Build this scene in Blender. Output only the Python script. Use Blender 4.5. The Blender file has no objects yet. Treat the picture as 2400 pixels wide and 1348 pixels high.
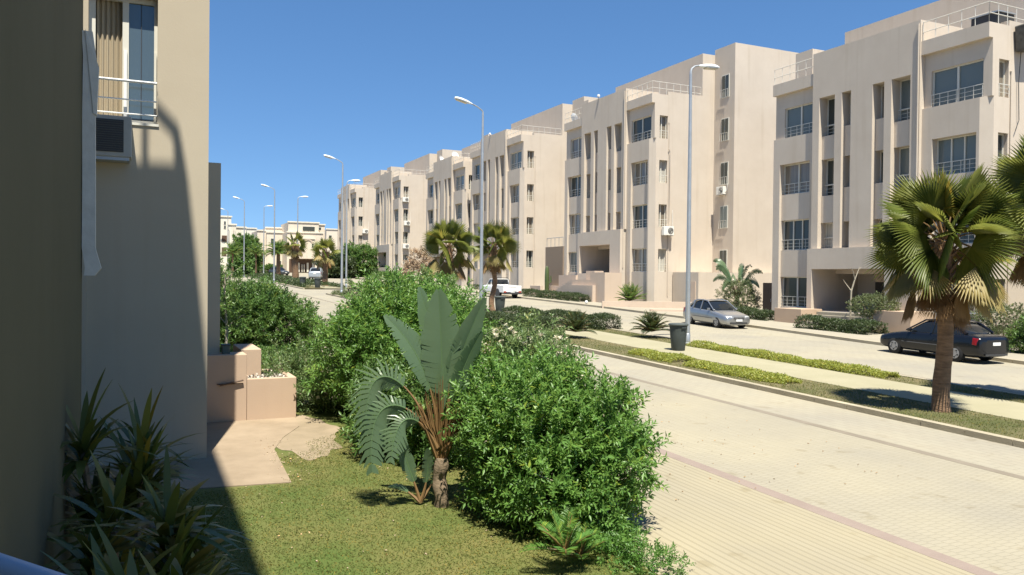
import bpy, bmesh, math, random
import numpy as np
from mathutils import Vector, Matrix
S = bpy.context.scene
COL = S.collection
rnd = random.Random(7)
rng = np.random.default_rng(11)
PI = math.pi

# ---------------------------------------------------------------- camera
FPX = 1900.0
YAW = math.radians(24.85); PITCH = math.atan(20/1900.0); ROLL = math.radians(0.6)
cam = bpy.data.cameras.new('camera'); camo = bpy.data.objects.new('camera', cam); COL.objects.link(camo)
cam.sensor_width = 36; cam.lens = 36*FPX/2400; cam.clip_start = 0.05; cam.clip_end = 6000
Rv = Vector((math.cos(YAW), -math.sin(YAW), 0)); Fh = Vector((math.sin(YAW), math.cos(YAW), 0))
Fv = (Fh*math.cos(PITCH) + Vector((0, 0, -math.sin(PITCH)))).normalized(); Uv = Rv.cross(Fv)
R2 = Rv*math.cos(ROLL)+Uv*math.sin(ROLL); U2 = -Rv*math.sin(ROLL)+Uv*math.cos(ROLL)
camo.matrix_world = Matrix(((R2.x, U2.x, -Fv.x, 0), (R2.y, U2.y, -Fv.y, 0), (R2.z, U2.z, -Fv.z, 3.35), (0, 0, 0, 1)))
S.camera = camo
S.render.resolution_x = 1024; S.render.resolution_y = 575

# ---------------------------------------------------------------- sky, sun, exposure
LIGHT = Vector((0.105, 0.41, -1.0)).normalized()          # direction the sunlight travels
elev = math.asin(-LIGHT.z)
w = bpy.data.worlds.new('World'); S.world = w; w.use_nodes = True
nt = w.node_tree; bg = nt.nodes['Background']
sky = nt.nodes.new('ShaderNodeTexSky'); sky.sky_type = 'NISHITA'; sky.sun_disc = False
sky.sun_elevation = elev
sky.sun_rotation = math.atan2(-LIGHT.x, -LIGHT.y) % (2*PI)
sky.altitude = 0; sky.air_density = 1.0; sky.dust_density = 0.0; sky.ozone_density = 4.0
tcw = nt.nodes.new('ShaderNodeTexCoord'); mpw = nt.nodes.new('ShaderNodeMapping')      # clear desert sky: no pale band at the horizon
mpw.inputs['Location'].default_value = (0, 0, 0.115); nt.links.new(tcw.outputs['Generated'], mpw.inputs[0])
nmw = nt.nodes.new('ShaderNodeVectorMath'); nmw.operation = 'NORMALIZE'; nt.links.new(mpw.outputs[0], nmw.inputs[0]); nt.links.new(nmw.outputs[0], sky.inputs[0])
hsw = nt.nodes.new('ShaderNodeHueSaturation'); hsw.inputs['Saturation'].default_value = 1.16
nt.links.new(sky.outputs[0], hsw.inputs['Color']); nt.links.new(hsw.outputs[0], bg.inputs[0]); bg.inputs[1].default_value = 0.074
sl = bpy.data.lights.new('sun', 'SUN'); sl.energy = 4.8; sl.angle = math.radians(0.53); sl.color = (1, 0.945, 0.82)
so = bpy.data.objects.new('sun', sl); COL.objects.link(so); so.rotation_euler = LIGHT.to_track_quat('-Z', 'Y').to_euler()
so.location = (0, 0, 40)
S.view_settings.view_transform = 'Standard'; S.view_settings.look = 'None'
S.view_settings.exposure = 1.14; S.view_settings.gamma = 1

# ---------------------------------------------------------------- materials
def mat(name, col, rough=0.8, metal=0, var=0.0, vscale=3.0, bump=0.0, bscale=60.0, spec=0.3, coat=0, col2=None, trans=0.0, obj=True, stretch=None, alpha=1):
    m = bpy.data.materials.new(name); m.use_nodes = True
    n = m.node_tree.nodes; l = m.node_tree.links; b = n['Principled BSDF']
    b.inputs['Base Color'].default_value = (*col, 1); b.inputs['Roughness'].default_value = rough
    b.inputs['Metallic'].default_value = metal; b.inputs['Specular IOR Level'].default_value = spec
    b.inputs['Coat Weight'].default_value = coat
    tc = n.new('ShaderNodeTexCoord'); src = tc.outputs['Object']
    if stretch:
        mp = n.new('ShaderNodeMapping'); mp.inputs['Scale'].default_value = stretch; l.new(src, mp.inputs[0]); src = mp.outputs[0]
    if var > 0 or col2:
        no = n.new('ShaderNodeTexNoise'); no.inputs['Scale'].default_value = vscale; no.inputs['Detail'].default_value = 6
        no.inputs['Roughness'].default_value = 0.6
        l.new(src, no.inputs['Vector'])
        r = n.new('ShaderNodeValToRGB'); r.color_ramp.elements[0].position = 0.32; r.color_ramp.elements[1].position = 0.68
        c2 = col2 or tuple(min(1, c*(1+var)) for c in col); c1 = col if col2 else tuple(c*(1-var) for c in col)
        r.color_ramp.elements[0].color = (*c1, 1); r.color_ramp.elements[1].color = (*c2, 1)
        l.new(no.outputs['Fac'], r.inputs[0]); l.new(r.outputs[0], b.inputs['Base Color'])
    if bump > 0:
        nb = n.new('ShaderNodeTexNoise'); nb.inputs['Scale'].default_value = bscale; nb.inputs['Detail'].default_value = 4
        l.new(src, nb.inputs['Vector'])
        bp = n.new('ShaderNodeBump'); bp.inputs['Strength'].default_value = bump; bp.inputs['Distance'].default_value = 0.02
        l.new(nb.outputs['Fac'], bp.inputs['Height']); l.new(bp.outputs[0], b.inputs['Normal'])
    if trans > 0:
        out = n['Material Output']; t = n.new('ShaderNodeBsdfTranslucent'); t.inputs[0].default_value = (col[0]*1.9+.02, col[1]*1.7+.03, col[2]*0.9, 1)
        mx = n.new('ShaderNodeMixShader'); mx.inputs[0].default_value = trans
        l.new(b.outputs[0], mx.inputs[1]); l.new(t.outputs[0], mx.inputs[2]); l.new(mx.outputs[0], out.inputs[0])
    return m

def leafmat(name, c1, c2, rough=0.42, trans=0.28, spec=0.45):
    # leaves: hue varies leaf by leaf through a per-leaf attribute
    m = bpy.data.materials.new(name); m.use_nodes = True
    n = m.node_tree.nodes; l = m.node_tree.links; b = n['Principled BSDF']
    a = n.new('ShaderNodeAttribute'); a.attribute_name = 'leaf_id'
    r = n.new('ShaderNodeValToRGB'); r.color_ramp.elements[0].color = (*c1, 1); r.color_ramp.elements[1].color = (*c2, 1); r.color_ramp.elements[1].position = .86
    e3 = r.color_ramp.elements.new(.97); e3.color = (min(1, c2[0]*1.7+.03), min(1, c2[1]*1.25+.02), c2[2]*.9, 1)
    l.new(a.outputs['Fac'], r.inputs[0]); l.new(r.outputs[0], b.inputs['Base Color'])
    b.inputs['Roughness'].default_value = rough; b.inputs['Specular IOR Level'].default_value = spec
    t = n.new('ShaderNodeBsdfTranslucent'); hs = n.new('ShaderNodeHueSaturation'); hs.inputs['Value'].default_value = 1.5
    hs.inputs['Hue'].default_value = 0.48
    l.new(r.outputs[0], hs.inputs['Color']); l.new(hs.outputs[0], t.inputs[0])
    mx = n.new('ShaderNodeMixShader'); mx.inputs[0].default_value = trans
    l.new(b.outputs[0], mx.inputs[1]); l.new(t.outputs[0], mx.inputs[2]); l.new(mx.outputs[0], n['Material Output'].inputs[0])
    return m

def stucco(name, c1, c2, streak=0.10, bmp=.35):
    m = bpy.data.materials.new(name); m.use_nodes = True
    n = m.node_tree.nodes; l = m.node_tree.links; b = n['Principled BSDF']
    b.inputs['Roughness'].default_value = 0.92; b.inputs['Specular IOR Level'].default_value = 0.15
    g = n.new('ShaderNodeNewGeometry')
    no = n.new('ShaderNodeTexNoise'); no.inputs['Scale'].default_value = 0.55; no.inputs['Detail'].default_value = 7; no.inputs['Roughness'].default_value = 0.65
    l.new(g.outputs['Position'], no.inputs['Vector'])
    r = n.new('ShaderNodeValToRGB'); r.color_ramp.elements[0].position = 0.3; r.color_ramp.elements[1].position = 0.7
    r.color_ramp.elements[0].color = (*c1, 1); r.color_ramp.elements[1].color = (*c2, 1)
    l.new(no.outputs['Fac'], r.inputs[0])
    mp = n.new('ShaderNodeMapping'); mp.inputs['Scale'].default_value = (2.6, 2.6, 0.14); l.new(g.outputs['Position'], mp.inputs[0])
    n2 = n.new('ShaderNodeTexNoise'); n2.inputs['Scale'].default_value = 1.0; n2.inputs['Detail'].default_value = 3; l.new(mp.outputs[0], n2.inputs['Vector'])
    r2 = n.new('ShaderNodeValToRGB'); r2.color_ramp.elements[0].position = 0.26; r2.color_ramp.elements[1].position = 0.44
    d = 1-streak; r2.color_ramp.elements[0].color = (d, d*.985, d*.96, 1); r2.color_ramp.elements[1].color = (1, 1, 1, 1)
    l.new(n2.outputs['Fac'], r2.inputs[0])
    mx = n.new('ShaderNodeMix'); mx.data_type = 'RGBA'; mx.blend_type = 'MULTIPLY'; mx.inputs[0].default_value = 1
    l.new(r.outputs[0], mx.inputs[6]); l.new(r2.outputs[0], mx.inputs[7]); l.new(mx.outputs[2], b.inputs['Base Color'])
    nb = n.new('ShaderNodeTexNoise'); nb.inputs['Scale'].default_value = 35; nb.inputs['Detail'].default_value = 5; l.new(g.outputs['Position'], nb.inputs['Vector'])
    bp = n.new('ShaderNodeBump'); bp.inputs['Strength'].default_value = bmp; bp.inputs['Distance'].default_value = 0.015
    l.new(nb.outputs['Fac'], bp.inputs['Height']); l.new(bp.outputs[0], b.inputs['Normal'])
    return m

M = {}
M['wall'] = stucco('wall_plaster', (.50, .43, .352), (.55, .48, .398), .07)
M['wallp'] = stucco('pink_plaster', (.50, .40, .315), (.54, .435, .345), .04)
M['own'] = stucco('shade_dark_plaster', (.105, .094, .056), (.12, .107, .066), .04, .08)  # near wall: plaster colour darkened to carry the wall's deep shade
M['wing'] = stucco('grey_beige_plaster', (.41, .355, .27), (.44, .385, .295), .04, .08)
M['tan'] = stucco('tan_plaster', (.42, .31, .225), (.46, .345, .25), .05, .1)
M['villa'] = stucco('cream_plaster', (.60, .52, .42), (.66, .58, .47), .06)
M['villag'] = stucco('pale_plaster', (.62, .58, .48), (.68, .64, .54), .08)
M['white'] = mat('white_paint', (.72, .72, .70), .45)
M['frame'] = mat('window_frame_white', (.60, .58, .51), .5)
M['rail'] = mat('white_rail', (.58, .56, .50), .4)
M['glass1'] = mat('glass_dark', (.055, .062, .056), .12, spec=.42)
M['glass2'] = mat('glass_blue_blind', (.14, .165, .16), .16, spec=.42)
M['glass3'] = mat('glass_curtain', (.20, .17, .13), .15, spec=.7, var=.35, vscale=2.0, stretch=(9, 9, .3))
M['glass4'] = mat('glass_pale_curtain', (.40, .38, .33), .3, spec=.5, var=.2, vscale=2, stretch=(9, 9, .3))
M['dark'] = mat('dark_void', (.03, .026, .02), .8)
M['door'] = mat('door_brown', (.09, .055, .035), .6)
M['steel'] = mat('galvanised_steel', (.42, .44, .45), .45, metal=.6, var=.08)
M['lampw'] = mat('lamp_housing', (.70, .74, .77), .4)
M['lens'] = mat('lamp_lens', (.45, .42, .34), .2, spec=.6)
M['acw'] = mat('ac_white', (.70, .68, .62), .5, var=.06)
M['acg'] = mat('ac_grille', (.05, .05, .05), .5)
M['bark'] = mat('bark', (.20, .15, .10), .9, var=.35, vscale=9, bump=.6, bscale=30)
M['stem'] = mat('pale_stem', (.34, .30, .23), .9, var=.25, vscale=12)
M['palmbark'] = mat('palm_trunk_bark', (.20, .125, .075), .95, var=.35, vscale=3, bump=1.0, bscale=10, stretch=(1.2, 1.2, 6))
M['bintrunk'] = mat('bin_plastic', (.055, .065, .062), .55, var=.15)
M['concrete'] = mat('kerb_concrete', (.33, .29, .21), .9, var=.15, vscale=1.2, bump=.4, bscale=30)
M['soil'] = mat('dry_soil', (.15, .115, .075), .95, col2=(.22, .18, .12), vscale=1.2, bump=.8, bscale=14)
M['soil2'] = mat('sandy_soil', (.20, .16, .105), .95, col2=(.29, .23, .16), vscale=1.3, bump=.5, bscale=22)
M['patio'] = mat('sandy_concrete', (.22, .17, .115), .9, col2=(.30, .235, .165), vscale=1.3, bump=.3, bscale=40)
M['lawn'] = mat('lawn_turf', (.06, .092, .018), .95, col2=(.13, .118, .038), vscale=.9, bump=.3, bscale=25)
M['mgrass'] = mat('median_turf', (.065, .075, .022), .95, col2=(.17, .14, .075), vscale=.45, bump=1.0, bscale=60)
M['path'] = mat('median_path', (.26, .24, .155), .95, col2=(.30, .275, .185), vscale=.8, bump=.3, bscale=30)
M['walk'] = mat('sidewalk', (.27, .245, .19), .9, col2=(.31, .28, .22), vscale=.8, bump=.3, bscale=30)
M['red'] = mat('red_paver_band', (.21, .165, .14), .9, col2=(.245, .195, .165), vscale=2.5, bump=.3, bscale=30)
M['gutter'] = mat('gutter_strip', (.17, .145, .11), .9, col2=(.21, .18, .14), vscale=1.5)
M['stone'] = mat('gravel', (.40, .36, .30), .9, col2=(.55, .51, .45), vscale=30)

def paver(name, c1, c2, bw, bh, rot=0, mort=.012, rough=.85, dark=.72):
    m = bpy.data.materials.new(name); m.use_nodes = True
    n = m.node_tree.nodes; l = m.node_tree.links; b = n['Principled BSDF']
    b.inputs['Roughness'].default_value = rough; b.inputs['Specular IOR Level'].default_value = .2
    g = n.new('ShaderNodeNewGeometry'); mp = n.new('ShaderNodeMapping'); mp.inputs['Rotation'].default_value = (0, 0, rot)
    l.new(g.outputs['Position'], mp.inputs[0])
    bk = n.new('ShaderNodeTexBrick'); bk.inputs['Scale'].default_value = 1; bk.inputs['Brick Width'].default_value = bw; bk.inputs['Row Height'].default_value = bh
    bk.inputs['Mortar Size'].default_value = mort; bk.inputs['Mortar Smooth'].default_value = .6
    bk.inputs['Color1'].default_value = (*c1, 1); bk.inputs['Color2'].default_value = (*c2, 1)
    bk.inputs['Mortar'].default_value = (c1[0]*dark, c1[1]*dark, c1[2]*dark, 1); l.new(mp.outputs[0], bk.inputs['Vector'])
    no = n.new('ShaderNodeTexNoise'); no.inputs['Scale'].default_value = .35; no.inputs['Detail'].default_value = 8; l.new(g.outputs['Position'], no.inputs['Vector'])
    r = n.new('ShaderNodeValToRGB'); r.color_ramp.elements[0].position = .3; r.color_ramp.elements[1].position = .7
    r.color_ramp.elements[0].color = (.86, .86, .88, 1); r.color_ramp.elements[1].color = (1.05, 1.03, .97, 1)
    l.new(no.outputs['Fac'], r.inputs[0])
    # scattered dark spots
    sp = n.new('ShaderNodeTexNoise'); sp.inputs['Scale'].default_value = 2.2; sp.inputs['Detail'].default_value = 3; l.new(g.outputs['Position'], sp.inputs['Vector'])
    r3 = n.new('ShaderNodeValToRGB'); r3.color_ramp.elements[0].position = .28; r3.color_ramp.elements[1].position = .36
    r3.color_ramp.elements[0].color = (.88, .86, .82, 1); r3.color_ramp.elements[1].color = (1, 1, 1, 1); l.new(sp.outputs['Fac'], r3.inputs[0])
    mx = n.new('ShaderNodeMix'); mx.data_type = 'RGBA'; mx.blend_type = 'MULTIPLY'; mx.inputs[0].default_value = 1
    l.new(bk.outputs['Color'], mx.inputs[6]); l.new(r.outputs[0], mx.inputs[7])
    m2 = n.new('ShaderNodeMix'); m2.data_type = 'RGBA'; m2.blend_type = 'MULTIPLY'; m2.inputs[0].default_value = 1
    l.new(mx.outputs[2], m2.inputs[6]); l.new(r3.outputs[0], m2.inputs[7]); l.new(m2.outputs[2], b.inputs['Base Color'])
    bp = n.new('ShaderNodeBump'); bp.inputs['Strength'].default_value = .5; bp.inputs['Distance'].default_value = .01; bp.invert = True
    l.new(bk.outputs['Fac'], bp.inputs['Height']); l.new(bp.outputs[0], b.inputs['Normal'])
    return m
M['road'] = paver('road_pavers', (.285, .26, .20), (.295, .27, .21), .10, .2, PI/2, .010, dark=.93)
M['road2'] = paver('far_road_pavers', (.29, .265, .21), (.30, .278, .22), .4, .2, PI/2, .012, dark=.88)
M['parking'] = paver('parking_strip_pavers', (.295, .262, .185), (.305, .272, .195), 40, .115, PI/2, .02, dark=.86)

L = {}
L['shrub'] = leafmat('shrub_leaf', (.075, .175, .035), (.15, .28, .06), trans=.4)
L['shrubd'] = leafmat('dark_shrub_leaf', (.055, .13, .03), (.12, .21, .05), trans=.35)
L['hedge'] = leafmat('hedge_leaf', (.030, .055, .018), (.065, .095, .030), trans=.15)
L['hedgel'] = leafmat('light_hedge_leaf', (.07, .10, .035), (.14, .17, .07), trans=.15)
L['cover'] = leafmat('ground_cover_leaf', (.20, .25, .035), (.34, .36, .075), trans=.3)
L['bed'] = leafmat('bed_leaf', (.055, .125, .025), (.12, .20, .05), trans=.3)
L['flower'] = leafmat('flowering_leaf', (.07, .14, .04), (.17, .23, .085), trans=.35)
L['petal'] = leafmat('pale_petal', (.52, .48, .34), (.66, .62, .48), .7, .3, .1)
L['grass'] = leafmat('grass_blade', (.08, .12, .024), (.145, .15, .046), .7, .25, .15)
L['fan'] = leafmat('fan_palm_leaf', (.075, .115, .018), (.21, .225, .05), .42, .45)
L['fanold'] = leafmat('old_fan_leaf', (.24, .22, .065), (.36, .29, .12), .5, .4)
L['fandry'] = leafmat('dry_fan_leaf', (.20, .12, .055), (.32, .21, .10), .7, .15, .1)
L['ban'] = leafmat('broad_leaf', (.075, .13, .065), (.12, .18, .095), .33, .35, .5)
L['rib'] = leafmat('leaf_midrib', (.10, .17, .07), (.16, .22, .09), .5, .1)
L['bano'] = leafmat('petiole', (.20, .12, .05), (.17, .19, .06), .5, .1)
L['drac'] = leafmat('strap_leaf', (.04, .075, .012), (.12, .13, .025), .4, .25)
L['dryleaf'] = leafmat('dry_blossom_leaf', (.33, .25, .17), (.45, .36, .25), .8, .2, .1)

# ---------------------------------------------------------------- mesh helpers
class MB:
    def __init__(s): s.v = []; s.f = []; s.mi = []; s.cur = 0
    def add(s, vs, fs):
        o = len(s.v); s.v += [tuple(p) for p in vs]
        for f in fs: s.f.append(tuple(i+o for i in f)); s.mi.append(s.cur)
        return s
    def box(s, x0, x1, y0, y1, z0, z1):
        return s.add([(x0, y0, z0), (x1, y0, z0), (x1, y1, z0), (x0, y1, z0), (x0, y0, z1), (x1, y0, z1), (x1, y1, z1), (x0, y1, z1)],
                     [(3, 2, 1, 0), (4, 5, 6, 7), (0, 1, 5, 4), (1, 2, 6, 5), (2, 3, 7, 6), (3, 0, 4, 7)])
    def hexa(s, b, t):
        return s.add(list(b)+list(t), [(3, 2, 1, 0), (4, 5, 6, 7), (0, 1, 5, 4), (1, 2, 6, 5), (2, 3, 7, 6), (3, 0, 4, 7)])
    def tube(s, pts, r, n=8, cap=True):
        pts = [Vector(p) for p in pts]; rs = r if isinstance(r, (list, tuple)) else [r]*len(pts)
        rings = []; prev = None
        for i, p in enumerate(pts):
            d = (pts[min(i+1, len(pts)-1)]-pts[max(i-1, 0)]).normalized()
            a = prev if prev else (Vector((0, 0, 1)) if abs(d.z) < .9 else Vector((1, 0, 0)))
            u = d.cross(a).normalized(); v = u.cross(d).normalized(); prev = v
            rings.append([p+u*math.cos(2*PI*k/n)*rs[i]+v*math.sin(2*PI*k/n)*rs[i] for k in range(n)])
        vs = [q for rg in rings for q in rg]; fs = []
        for i in range(len(pts)-1):
            for k in range(n):
                fs.append((i*n+k, i*n+(k+1) % n, (i+1)*n+(k+1) % n, (i+1)*n+k))
        if cap: fs += [tuple(range(n))[::-1], tuple((len(pts)-1)*n+k for k in range(n))]
        return s.add(vs, fs)
    def lathe(s, prof, n=16, c=(0, 0, 0)):
        vs = [(c[0]+r*math.cos(2*PI*k/n), c[1]+r*math.sin(2*PI*k/n), c[2]+z) for r, z in prof for k in range(n)]
        fs = [(i*n+k, i*n+(k+1) % n, (i+1)*n+(k+1) % n, (i+1)*n+k) for i in range(len(prof)-1) for k in range(n)]
        fs += [tuple(range(n))[::-1], tuple((len(prof)-1)*n+k for k in range(n))]
        return s.add(vs, fs)
    def cyl(s, c, ax, r, h, n=20):
        c = Vector(c); ax = Vector(ax).normalized(); return s.tube([c-ax*h/2, c+ax*h/2], r, n)
    def build(s, name, mats, parent=None, smooth=False, bevel=0):
        me = bpy.data.meshes.new(name); me.from_pydata(s.v, [], s.f)
        mats = mats if isinstance(mats, (list, tuple)) else [mats]
        for m in mats: me.materials.append(m)
        if len(mats) > 1: me.polygons.foreach_set('material_index', s.mi)
        me.update()
        if smooth: me.polygons.foreach_set('use_smooth', [True]*len(me.polygons)); me.set_sharp_from_angle(angle=math.radians(40))
        o = bpy.data.objects.new(name, me); COL.objects.link(o)
        if parent: o.parent = parent
        if bevel:
            b = o.modifiers.new('bevel', 'BEVEL'); b.width = bevel; b.segments = 2; b.limit_method = 'ANGLE'
        return o

def tag(o, label=None, cat=None, group=None, kind=None):
    if label: o['label'] = label
    if cat: o['category'] = cat
    if group: o['group'] = group
    if kind: o['kind'] = kind
    return o
def thing(name, label, cat, loc=(0, 0, 0), rz=0, group=None):
    o = bpy.data.objects.new(name, None); COL.objects.link(o); o.location = loc; o.rotation_euler = (0, 0, rz)
    o.empty_display_size = .3
    return tag(o, label, cat, group)
def copytree(o, parent=None):
    c = o.copy(); COL.objects.link(c); c.parent = parent
    for ch in [x for x in o.children]: copytree(ch, c)
    return c
def dup(o, loc, rz=0, label=None, scale=None):
    c = copytree(o); c.location = loc; c.rotation_euler = (0, 0, rz)
    if label: c['label'] = label
    if scale: c.scale = (scale,)*3 if not isinstance(scale, tuple) else scale
    return c

GY = [-60, -20, 0, 20, 40, 60, 80, 100, 120, 150, 190, 260, 420]
def gz(y): return .025*min(max(y, -40), 190)
def structure(o): o['kind'] = 'structure'; return o
def strip(name, x0, x1, y0, y1, dz, m):
    """ground sheet between x0(y) and x1(y), following the slope of the street"""
    fx0 = x0 if callable(x0) else (lambda y: x0); fx1 = x1 if callable(x1) else (lambda y: x1)
    ys = sorted({y0, y1, *[y for y in GY if y0 < y < y1], *[y0+(y1-y0)*k/24 for k in range(25)]})
    b = MB()
    for i in range(len(ys)-1):
        a, c = ys[i], ys[i+1]
        b.add([(fx0(a), a, gz(a)+dz), (fx1(a), a, gz(a)+dz), (fx1(c), c, gz(c)+dz), (fx0(c), c, gz(c)+dz)], [(0, 1, 2, 3)])
    return structure(b.build(name, m))
def kerb(name, x0, wd, y0, y1, h, m, zb=-.05):
    fx = x0 if callable(x0) else (lambda y: x0); b = MB(); n = max(1, int((y1-y0)/1.0))
    for i in range(n):
        a = y0+(y1-y0)*i/n; c = y0+(y1-y0)*(i+1)/n-.012
        j = rnd.uniform(-.006, .006)
        X0, X1 = fx(a)+j, fx(c)+j
        b.hexa([(X0, a, gz(a)+zb), (X0+wd, a, gz(a)+zb), (X1+wd, c, gz(c)+zb), (X1, c, gz(c)+zb)],
               [(X0, a, gz(a)+h), (X0+wd, a, gz(a)+h), (X1+wd, c, gz(c)+h), (X1, c, gz(c)+h)])
    return structure(b.build(name, m))

# ---------------------------------------------------------------- foliage helpers (numpy)
def np_mesh(name, V, F, m, parent=None, leafid=None, size=4, smooth=False):
    me = bpy.data.meshes.new(name); nv = len(V); nf = len(F)
    me.vertices.add(nv); me.vertices.foreach_set('co', V.astype(np.float32).ravel())
    me.loops.add(nf*size); me.loops.foreach_set('vertex_index', F.astype(np.int32).ravel())
    me.polygons.add(nf); me.polygons.foreach_set('loop_start', np.arange(nf, dtype=np.int32)*size)
    me.update(calc_edges=True); me.validate()
    ms = m if isinstance(m, (list, tuple)) else [m]
    for k in ms: me.materials.append(k)
    if leafid is not None:
        a = me.attributes.new('leaf_id', 'FLOAT', 'POINT'); a.data.foreach_set('value', leafid.astype(np.float32))
    if smooth: me.polygons.foreach_set('use_smooth', np.ones(nf, bool))
    o = bpy.data.objects.new(name, me); COL.objects.link(o)
    if parent: o.parent = parent
    return o
def unit(a): return a/np.maximum(np.linalg.norm(a, axis=1, keepdims=True), 1e-9)
def leaves(name, P, D, ln, wd, m, parent=None, fold=.25, normup=.6, lid=None):
    """P base points, D leaf directions, ln/wd sizes -> folded leaf quads (2 tris each)"""
    n = len(P); D = unit(D)
    ref = rng.normal(size=(n, 3)); ref[:, 2] += normup*3
    s = unit(np.cross(D, ref)); nn = np.cross(s, D)
    ln = np.broadcast_to(ln, (n,))[:, None]; wd = np.broadcast_to(wd, (n,))[:, None]
    a = P; t = P+D*ln - nn*ln*.12; mid = P+D*ln*.45
    l_ = mid+s*wd*.5+nn*wd*fold; r_ = mid-s*wd*.5+nn*wd*fold
    V = np.stack([a, r_, t, l_], 1).reshape(-1, 3)
    i = np.arange(n)*4
    F = np.concatenate([np.stack([i, i+1, i+2], 1), np.stack([i, i+2, i+3], 1)])
    if lid is None: lid = rng.random(n)
    return np_mesh(name, V, F, m, parent, np.repeat(lid, 4), 3)
def sprigs(name, P, D, k, slen, ln, wd, m, parent=None, spread=.9, jl=.3, up=.15, normup=.6):
    n = len(P); D = unit(D)
    t = (np.arange(k)+.3)/k
    r1 = unit(np.cross(D, rng.normal(size=(n, 3)))); r2 = np.cross(D, r1)
    ang = np.arange(k)*2.4
    side = r1[:, None, :]*np.cos(ang)[None, :, None]+r2[:, None, :]*np.sin(ang)[None, :, None]
    PP = P[:, None, :]+D[:, None, :]*slen*t[None, :, None]
    DD = D[:, None, :]*(.35+.6*t)[None, :, None]+side*spread+rng.normal(size=(n, k, 3))*.2
    DD[..., 2] += up
    L_ = ln*(1+jl*(rng.random((n, k))-.5)*2)
    lid = np.clip(rng.random(n)[:, None]*.6+rng.random((n, k))*.4, 0, 1)
    return leaves(name, PP.reshape(-1, 3), DD.reshape(-1, 3), L_.ravel(), L_.ravel()*wd/ln, m, parent, lid=lid.ravel(), normup=normup)
def lobes_points(lobes, n, rmin=.55, rmax=1.05, zmin=None):
    lobes = [(np.array(c, float), np.array(r, float)) for c, r in lobes]
    wgt = np.array([r[0]*r[1]+r[1]*r[2]+r[0]*r[2] for c, r in lobes]); wgt /= wgt.sum()
    out = []; dirs = []
    while sum(len(o) for o in out) < n:
        idx = rng.choice(len(lobes), size=n, p=wgt); u = unit(rng.normal(size=(n, 3)))
        C = np.array([lobes[i][0] for i in idx]); Rr = np.array([lobes[i][1] for i in idx])
        rr = rmin+(rmax-rmin)*rng.random((n, 1))**.55
        # bumpy radius so the outline is uneven
        bump = 1+.15*np.sin(u[:, :1]*8+idx[:, None]*2)+.13*np.sin(u[:, 1:2]*10+u[:, 2:]*7+idx[:, None])+.06*np.sin(u[:, 2:]*17+u[:, :1]*5)
        p = C+u*Rr*rr*bump; keep = np.ones(n, bool)
        for c, r in lobes:
            q = (p-c)/r; keep &= ~((q**2).sum(1) < (rmin*.85)**2)
        if zmin is not None: keep &= p[:, 2] > zmin
        out.append(p[keep]); dirs.append(unit(u/Rr)[keep])
    P = np.concatenate(out)[:n]; D = np.concatenate(dirs)[:n]
    return P, D
def nm_loose(n_): return n_ in ('shrub', 'low_shrub', 'tree', 'dark_tree')
def shrub(name, label, cat, loc, lobes, n, k, slen, ln, wd, m, stems=5, group=None, rmin=.5, petals=0, up=.3, zmin=.02, barkm=None, pm=None):
    t = thing(name, label, cat, loc, 0, group)
    P, D = lobes_points(lobes, n, rmin=rmin, zmin=zmin); D = D+np.array([0, 0, up])+rng.normal(size=D.shape)*.35
    ns = min(95, n//34) if lobes[0][1][0] > .5 and nm_loose(name) else 0
    tw = MB()
    if ns:                                                # stray shoots that break the outline
        P2, D2 = lobes_points(lobes, ns, rmin=.95, rmax=1.0, zmin=max(zmin, .25)); D2 = unit(D2+np.array([0, 0, .5])+rng.normal(size=D2.shape)*.3)
        R0 = float(np.mean([r_[0] for c_, r_ in lobes])); ex = [P]; ed = [D]
        for q in range(ns):
            l_ = R0*rng.uniform(.12, .46); tw.tube([tuple(P2[q]-D2[q]*l_), tuple(P2[q]+D2[q]*l_)], [.008, .003], 4)
            for z in (.15, .45, .75, 1.0): ex.append((P2[q]+D2[q]*l_*z)[None]); ed.append((D2[q]+rng.normal(size=3)*.35)[None])
        P = np.concatenate(ex); D = np.concatenate(ed)
    fo = sprigs('foliage', P, D, k, slen, ln, wd, m, t)
    if ns: tw.build('twigs', M['stem'], t)['kind'] = 'stuff'
    if stems:
        b = MB(); zc = max(c[2] for c, r in lobes)
        for i in range(stems):
            c, r = lobes[i % len(lobes)]
            e = Vector((c[0]+rnd.uniform(-.5, .5)*r[0], c[1]+rnd.uniform(-.5, .5)*r[1], c[2]+rnd.uniform(0, .6)*r[2]))
            s0 = Vector((rnd.uniform(-.15, .15)+c[0]*.15, rnd.uniform(-.15, .15)+c[1]*.15, -.05)); mid = s0.lerp(e, .5)+Vector((rnd.uniform(-.1, .1), rnd.uniform(-.1, .1), .1))
            rr = .03*max(1, zc)
            b.tube([s0, mid, e], [rr, rr*.6, rr*.2], 6)
        b.build('stems', barkm or M['bark'], t, True)
    if petals:
        P, D = lobes_points(lobes, petals, rmin=.95, rmax=1.12, zmin=zmin); keep = P[:, 2] > np.percentile(P[:, 2], 35); P = P[keep]; D = D[keep]
        sprigs('blossom', P, D+np.array([0, 0, .5]), 7, ln*.6, ln*.7, ln*.5, pm or L['petal'], t)
    return t

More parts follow.
